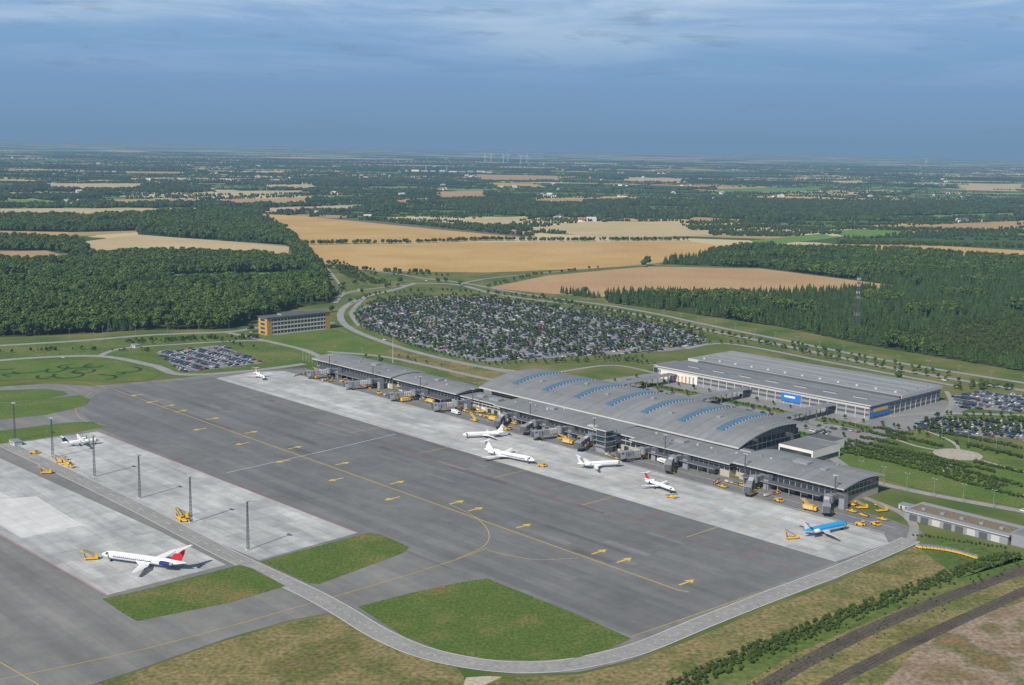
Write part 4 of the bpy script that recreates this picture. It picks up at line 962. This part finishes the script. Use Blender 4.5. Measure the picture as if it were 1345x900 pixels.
def pole(hh):
    mb=MB(); mb.tube((0,0,0),(0,0,hh),.16,.09,8,'steel'); mb.beam((-1.4,0,hh),(1.4,0,hh),.12,.12,'steel')
    for x in (-1.6,1.0): mb.box(x,x+.7,-.2,.2,hh-.05,hh+.14,'wall')
    return mb.mesh('street_lamp')
pm=pole(11)
for px,n in (([(640,384),(860,417),(1100,468),(1345,512)],26),([(470,405),(480,425),(560,462),(640,480)],8),([(440,470),(560,478),(660,500)],8),([(0,452),(200,440),(340,432)],9),([(1140,560),(1240,580),(1345,600)],7),([(1130,628),(1200,648),(1345,676)],7),([(560,395),(620,440)],4),([(700,405),(760,460)],4),([(820,422),(860,458)],3)):
    pts=[G(*p) for p in px]; seg=[math.dist(pts[i],pts[i+1]) for i in range(len(pts)-1)]; T=sum(seg)
    for k in range(n):
        d=T*k/(n-1);i=0
        while i<len(seg)-1 and d>seg[i]: d-=seg[i];i+=1
        f=min(1,d/seg[i]); o=bpy.data.objects.new('street_lamp',pm);COL.objects.link(o);o.matrix_world=Matrix.Translation((pts[i][0]+(pts[i+1][0]-pts[i][0])*f,pts[i][1]+(pts[i+1][1]-pts[i][1])*f,0))@Matrix.Rotation(YAW,4,'Z')
for s in range(-560,-30,62):
    o=bpy.data.objects.new('apron_floodlight',lm);COL.objects.link(o);o.matrix_world=FRAME@Matrix.Translation((s+12,80.2,0))@Matrix.Scale(.72,4)
fp=MB(); fp.tube((0,0,0),(0,0,24),.2,.08,8,'wallw'); fp.tube((0,0,24),(0,0,24.4),.25,.1,8,'wall'); fp.box(-.6,.6,-.6,.6,0,.3,'wall'); fpm=fp.mesh('flagpole')
for u,v in ((516,476),(398,473),(402,474),(406,475),(410,476)):
    p=G(u,v);o=bpy.data.objects.new('flagpole',fpm);COL.objects.link(o);o.matrix_world=Matrix.Translation((p[0],p[1],0))@Matrix.Scale(1 if u==516 else .45,4)
tm=MB(); hh=62
for i in range(20):
    z=hh*i/20;z2=hh*(i+1)/20;q=2.6*(1-.75*i/20);q2=2.6*(1-.75*(i+1)/20); k='steeld' if i%6 else 'wallg'
    c=[(-1,-1),(1,-1),(1,1),(-1,1)]
    for j in range(4):
        a=c[j];b_=c[(j+1)%4]
        tm.beam((a[0]*q,a[1]*q,z),(a[0]*q2,a[1]*q2,z2),.3,.3,k); tm.beam((a[0]*q,a[1]*q,z),(b_[0]*q2,b_[1]*q2,z2),.18,.18,k); tm.beam((a[0]*q,a[1]*q,z),(b_[0]*q,b_[1]*q,z),.18,.18,k)
for z in (44,52,59):
    for a in range(5): tm.box(math.cos(a*1.26)*1.6-.3,math.cos(a*1.26)*1.6+.3,math.sin(a*1.26)*1.6-.3,math.sin(a*1.26)*1.6+.3,z-1.2,z+1.2,'wall')
tm.tube((0,0,hh),(0,0,hh+5),.15,.05,6,'steeld')
p=G(1124,436); tm.obj('telecom_mast',mat=Matrix.Translation((p[0],p[1],0))@Matrix.Rotation(.4,4,'Z'))
def turb(seed):
    mb=MB(); mb.tube((0,0,0),(0,0,70),2.2,1.1,10,'whp'); mb.box(-1.5,1.5,-4,4,69,72,'whp'); rr=random.Random(seed).random()*2
    for i in range(3):
        a=rr+i*2.094; mb.loft([[(math.cos(a)*r0-math.sin(a)*w_,-5,71+math.sin(a)*r0+math.cos(a)*w_),(math.cos(a)*r0+math.sin(a)*w_,-5,71+math.sin(a)*r0-math.cos(a)*w_),(math.cos(a)*r0,-5.6,71+math.sin(a)*r0)] for r0,w_ in ((0,1.0),(8,1.7),(33,.5))],'whp')
    mb.tube((0,-4,71),(0,-6.2,71),1.3,.4,10,'whp'); return mb.mesh('wind_turbine')
for i,(u,v) in enumerate(((637,214),(645,213),(661,214),(667,213),(684,215),(692,214),(1216,220))):
    p=G(u,v);o=bpy.data.objects.new('wind_turbine',turb(i));COL.objects.link(o);o.location=(p[0],p[1],0)
# ------------------------------------------------------------------ haze: homogeneous absorbing volume, airlight put in as its own emission
hz=MB(); hz.box(-40000,40000,-6000,46000,-.5,420,'wall'); ho=hz.obj('emissive_haze')
hm=bpy.data.materials.new('haze'); hm.use_nodes=True; nt=hm.node_tree; nt.nodes.clear()
SIG=6.5e-5; air=(.165,.285,.44)
va=nt.nodes.new('ShaderNodeVolumeAbsorption'); va.inputs['Color'].default_value=(0,0,0,1); va.inputs['Density'].default_value=SIG
ve=nt.nodes.new('ShaderNodeEmission'); ve.inputs['Color'].default_value=rgba(air); ve.inputs['Strength'].default_value=SIG
ad=nt.nodes.new('ShaderNodeAddShader'); nt.links.new(va.outputs[0],ad.inputs[0]); nt.links.new(ve.outputs[0],ad.inputs[1])
oo=nt.nodes.new('ShaderNodeOutputMaterial'); nt.links.new(ad.outputs[0],oo.inputs['Volume']); ho.data.materials.clear(); ho.data.materials.append(hm)
# ------------------------------------------------------------------ light
sd=Vector((-.62,-.95,0)).normalized(); EL=math.radians(41)
sv=Vector((sd.x*math.cos(EL),sd.y*math.cos(EL),math.sin(EL)))
sl=bpy.data.lights.new('sun','SUN'); sl.energy=5.0; sl.angle=math.radians(.5); sl.color=(1,.94,.85); so=bpy.data.objects.new('sun',sl); COL.objects.link(so)
so.rotation_euler=sv.to_track_quat('Z','Y').to_euler(); so.location=(0,0,900)
wd=bpy.data.worlds.new('World'); SC.world=wd; wd.use_nodes=True; nt=wd.node_tree; nt.nodes.clear(); N=nt.nodes.new;L=nt.links.new
sk=N('ShaderNodeTexSky'); sk.sky_type='NISHITA'; sk.sun_disc=False; sk.sun_elevation=EL; sk.sun_rotation=math.atan2(sd.x,sd.y)%(2*math.pi)
b1=N('ShaderNodeBackground'); b1.inputs[1].default_value=.085; L(sk.outputs[0],b1.inputs[0])
tc=N('ShaderNodeTexCoord'); sp=N('ShaderNodeSeparateXYZ'); L(tc.outputs['Generated'],sp.inputs[0])
ramp=N('ShaderNodeValToRGB'); el=ramp.color_ramp.elements
cs=[(0,(.20,.325,.48)),(.15,(.19,.33,.52)),(.4,(.205,.37,.61)),(.62,(.26,.43,.68)),(1,(.36,.52,.76))]
while len(el)<len(cs): el.new(.5)
for i,(p_,c_) in enumerate(cs): el[i].position=p_; el[i].color=rgba(c_)
mz=N('ShaderNodeMapRange'); mz.inputs[1].default_value=0; mz.inputs[2].default_value=.16; L(sp.outputs[2],mz.inputs[0]); L(mz.outputs[0],ramp.inputs[0])
def cloud(scale,sx,sz,off,lo,hi):
    mp=N('ShaderNodeMapping'); mp.inputs['Scale'].default_value=(sx,sx,sz); mp.inputs['Location'].default_value=(off,off*.7,0); mp.inputs['Rotation'].default_value=(0,.02,0); L(tc.outputs['Generated'],mp.inputs['Vector'])
    n=N('ShaderNodeTexNoise'); n.inputs['Scale'].default_value=scale; n.inputs['Detail'].default_value=8; n.inputs['Roughness'].default_value=.6; n.inputs['Distortion'].default_value=.4; L(mp.outputs[0],n.inputs['Vector'])
    m=N('ShaderNodeMapRange'); m.interpolation_type='SMOOTHSTEP'; m.inputs[1].default_value=lo; m.inputs[2].default_value=hi; L(n.outputs['Fac'],m.inputs[0]); return m.outputs[0]
cA=cloud(1,4,34,3.1,.38,.70); cB=cloud(1,13,85,9.3,.54,.72)
hgt=N('ShaderNodeMapRange'); hgt.inputs[1].default_value=.045; hgt.inputs[2].default_value=.115; L(sp.outputs[2],hgt.inputs[0])
mu=N('ShaderNodeMath'); mu.operation='MULTIPLY'; L(cA,mu.inputs[0]); L(hgt.outputs[0],mu.inputs[1])
m1=N('ShaderNodeMix'); m1.data_type='RGBA'; L(mu.outputs[0],m1.inputs[0]); L(ramp.outputs[0],m1.inputs[6]); m1.inputs[7].default_value=(.54,.67,.82,1)
mu2=N('ShaderNodeMath'); mu2.operation='MULTIPLY'; L(cB,mu2.inputs[0]); mu2.inputs[1].default_value=.45
m2=N('ShaderNodeMix'); m2.data_type='RGBA'; L(mu2.outputs[0],m2.inputs[0]); L(m1.outputs[2],m2.inputs[6]); m2.inputs[7].default_value=(.19,.28,.42,1)
b2=N('ShaderNodeBackground'); L(m2.outputs[2],b2.inputs[0]); b2.inputs[1].default_value=1
mf=N('ShaderNodeMapRange'); mf.interpolation_type='SMOOTHSTEP'; mf.inputs[1].default_value=.14; mf.inputs[2].default_value=.4; L(sp.outputs[2],mf.inputs[0])
ms=N('ShaderNodeMixShader'); L(mf.outputs[0],ms.inputs[0]); L(b2.outputs[0],ms.inputs[1]); L(b1.outputs[0],ms.inputs[2])
wo=N('ShaderNodeOutputWorld'); L(ms.outputs[0],wo.inputs[0])
# ------------------------------------------------------------------ camera
cam=bpy.data.cameras.new('camera'); cam.sensor_width=36; cam.lens=F_PX/1345*36; cam.clip_start=1; cam.clip_end=120000
co=bpy.data.objects.new('camera',cam); COL.objects.link(co); SC.camera=co
Fv=Vector((0,math.cos(PITCH),-math.sin(PITCH))); U0=Vector((0,math.sin(PITCH),math.cos(PITCH))); R0=Vector((1,0,0))
Xc=R0*math.cos(ROLL)+U0*math.sin(ROLL); Yc=-R0*math.sin(ROLL)+U0*math.cos(ROLL); Zc=-Fv
mt=Matrix((Xc,Yc,Zc)).transposed().to_4x4(); mt.translation=Vector((0,0,H)); co.matrix_world=mt
SC.view_settings.view_transform='Standard'; SC.view_settings.look='None'; SC.view_settings.exposure=0
print('counts',len(wp['b']),len(wp['c']),len(far),len(cp),len(tp),len(hp))
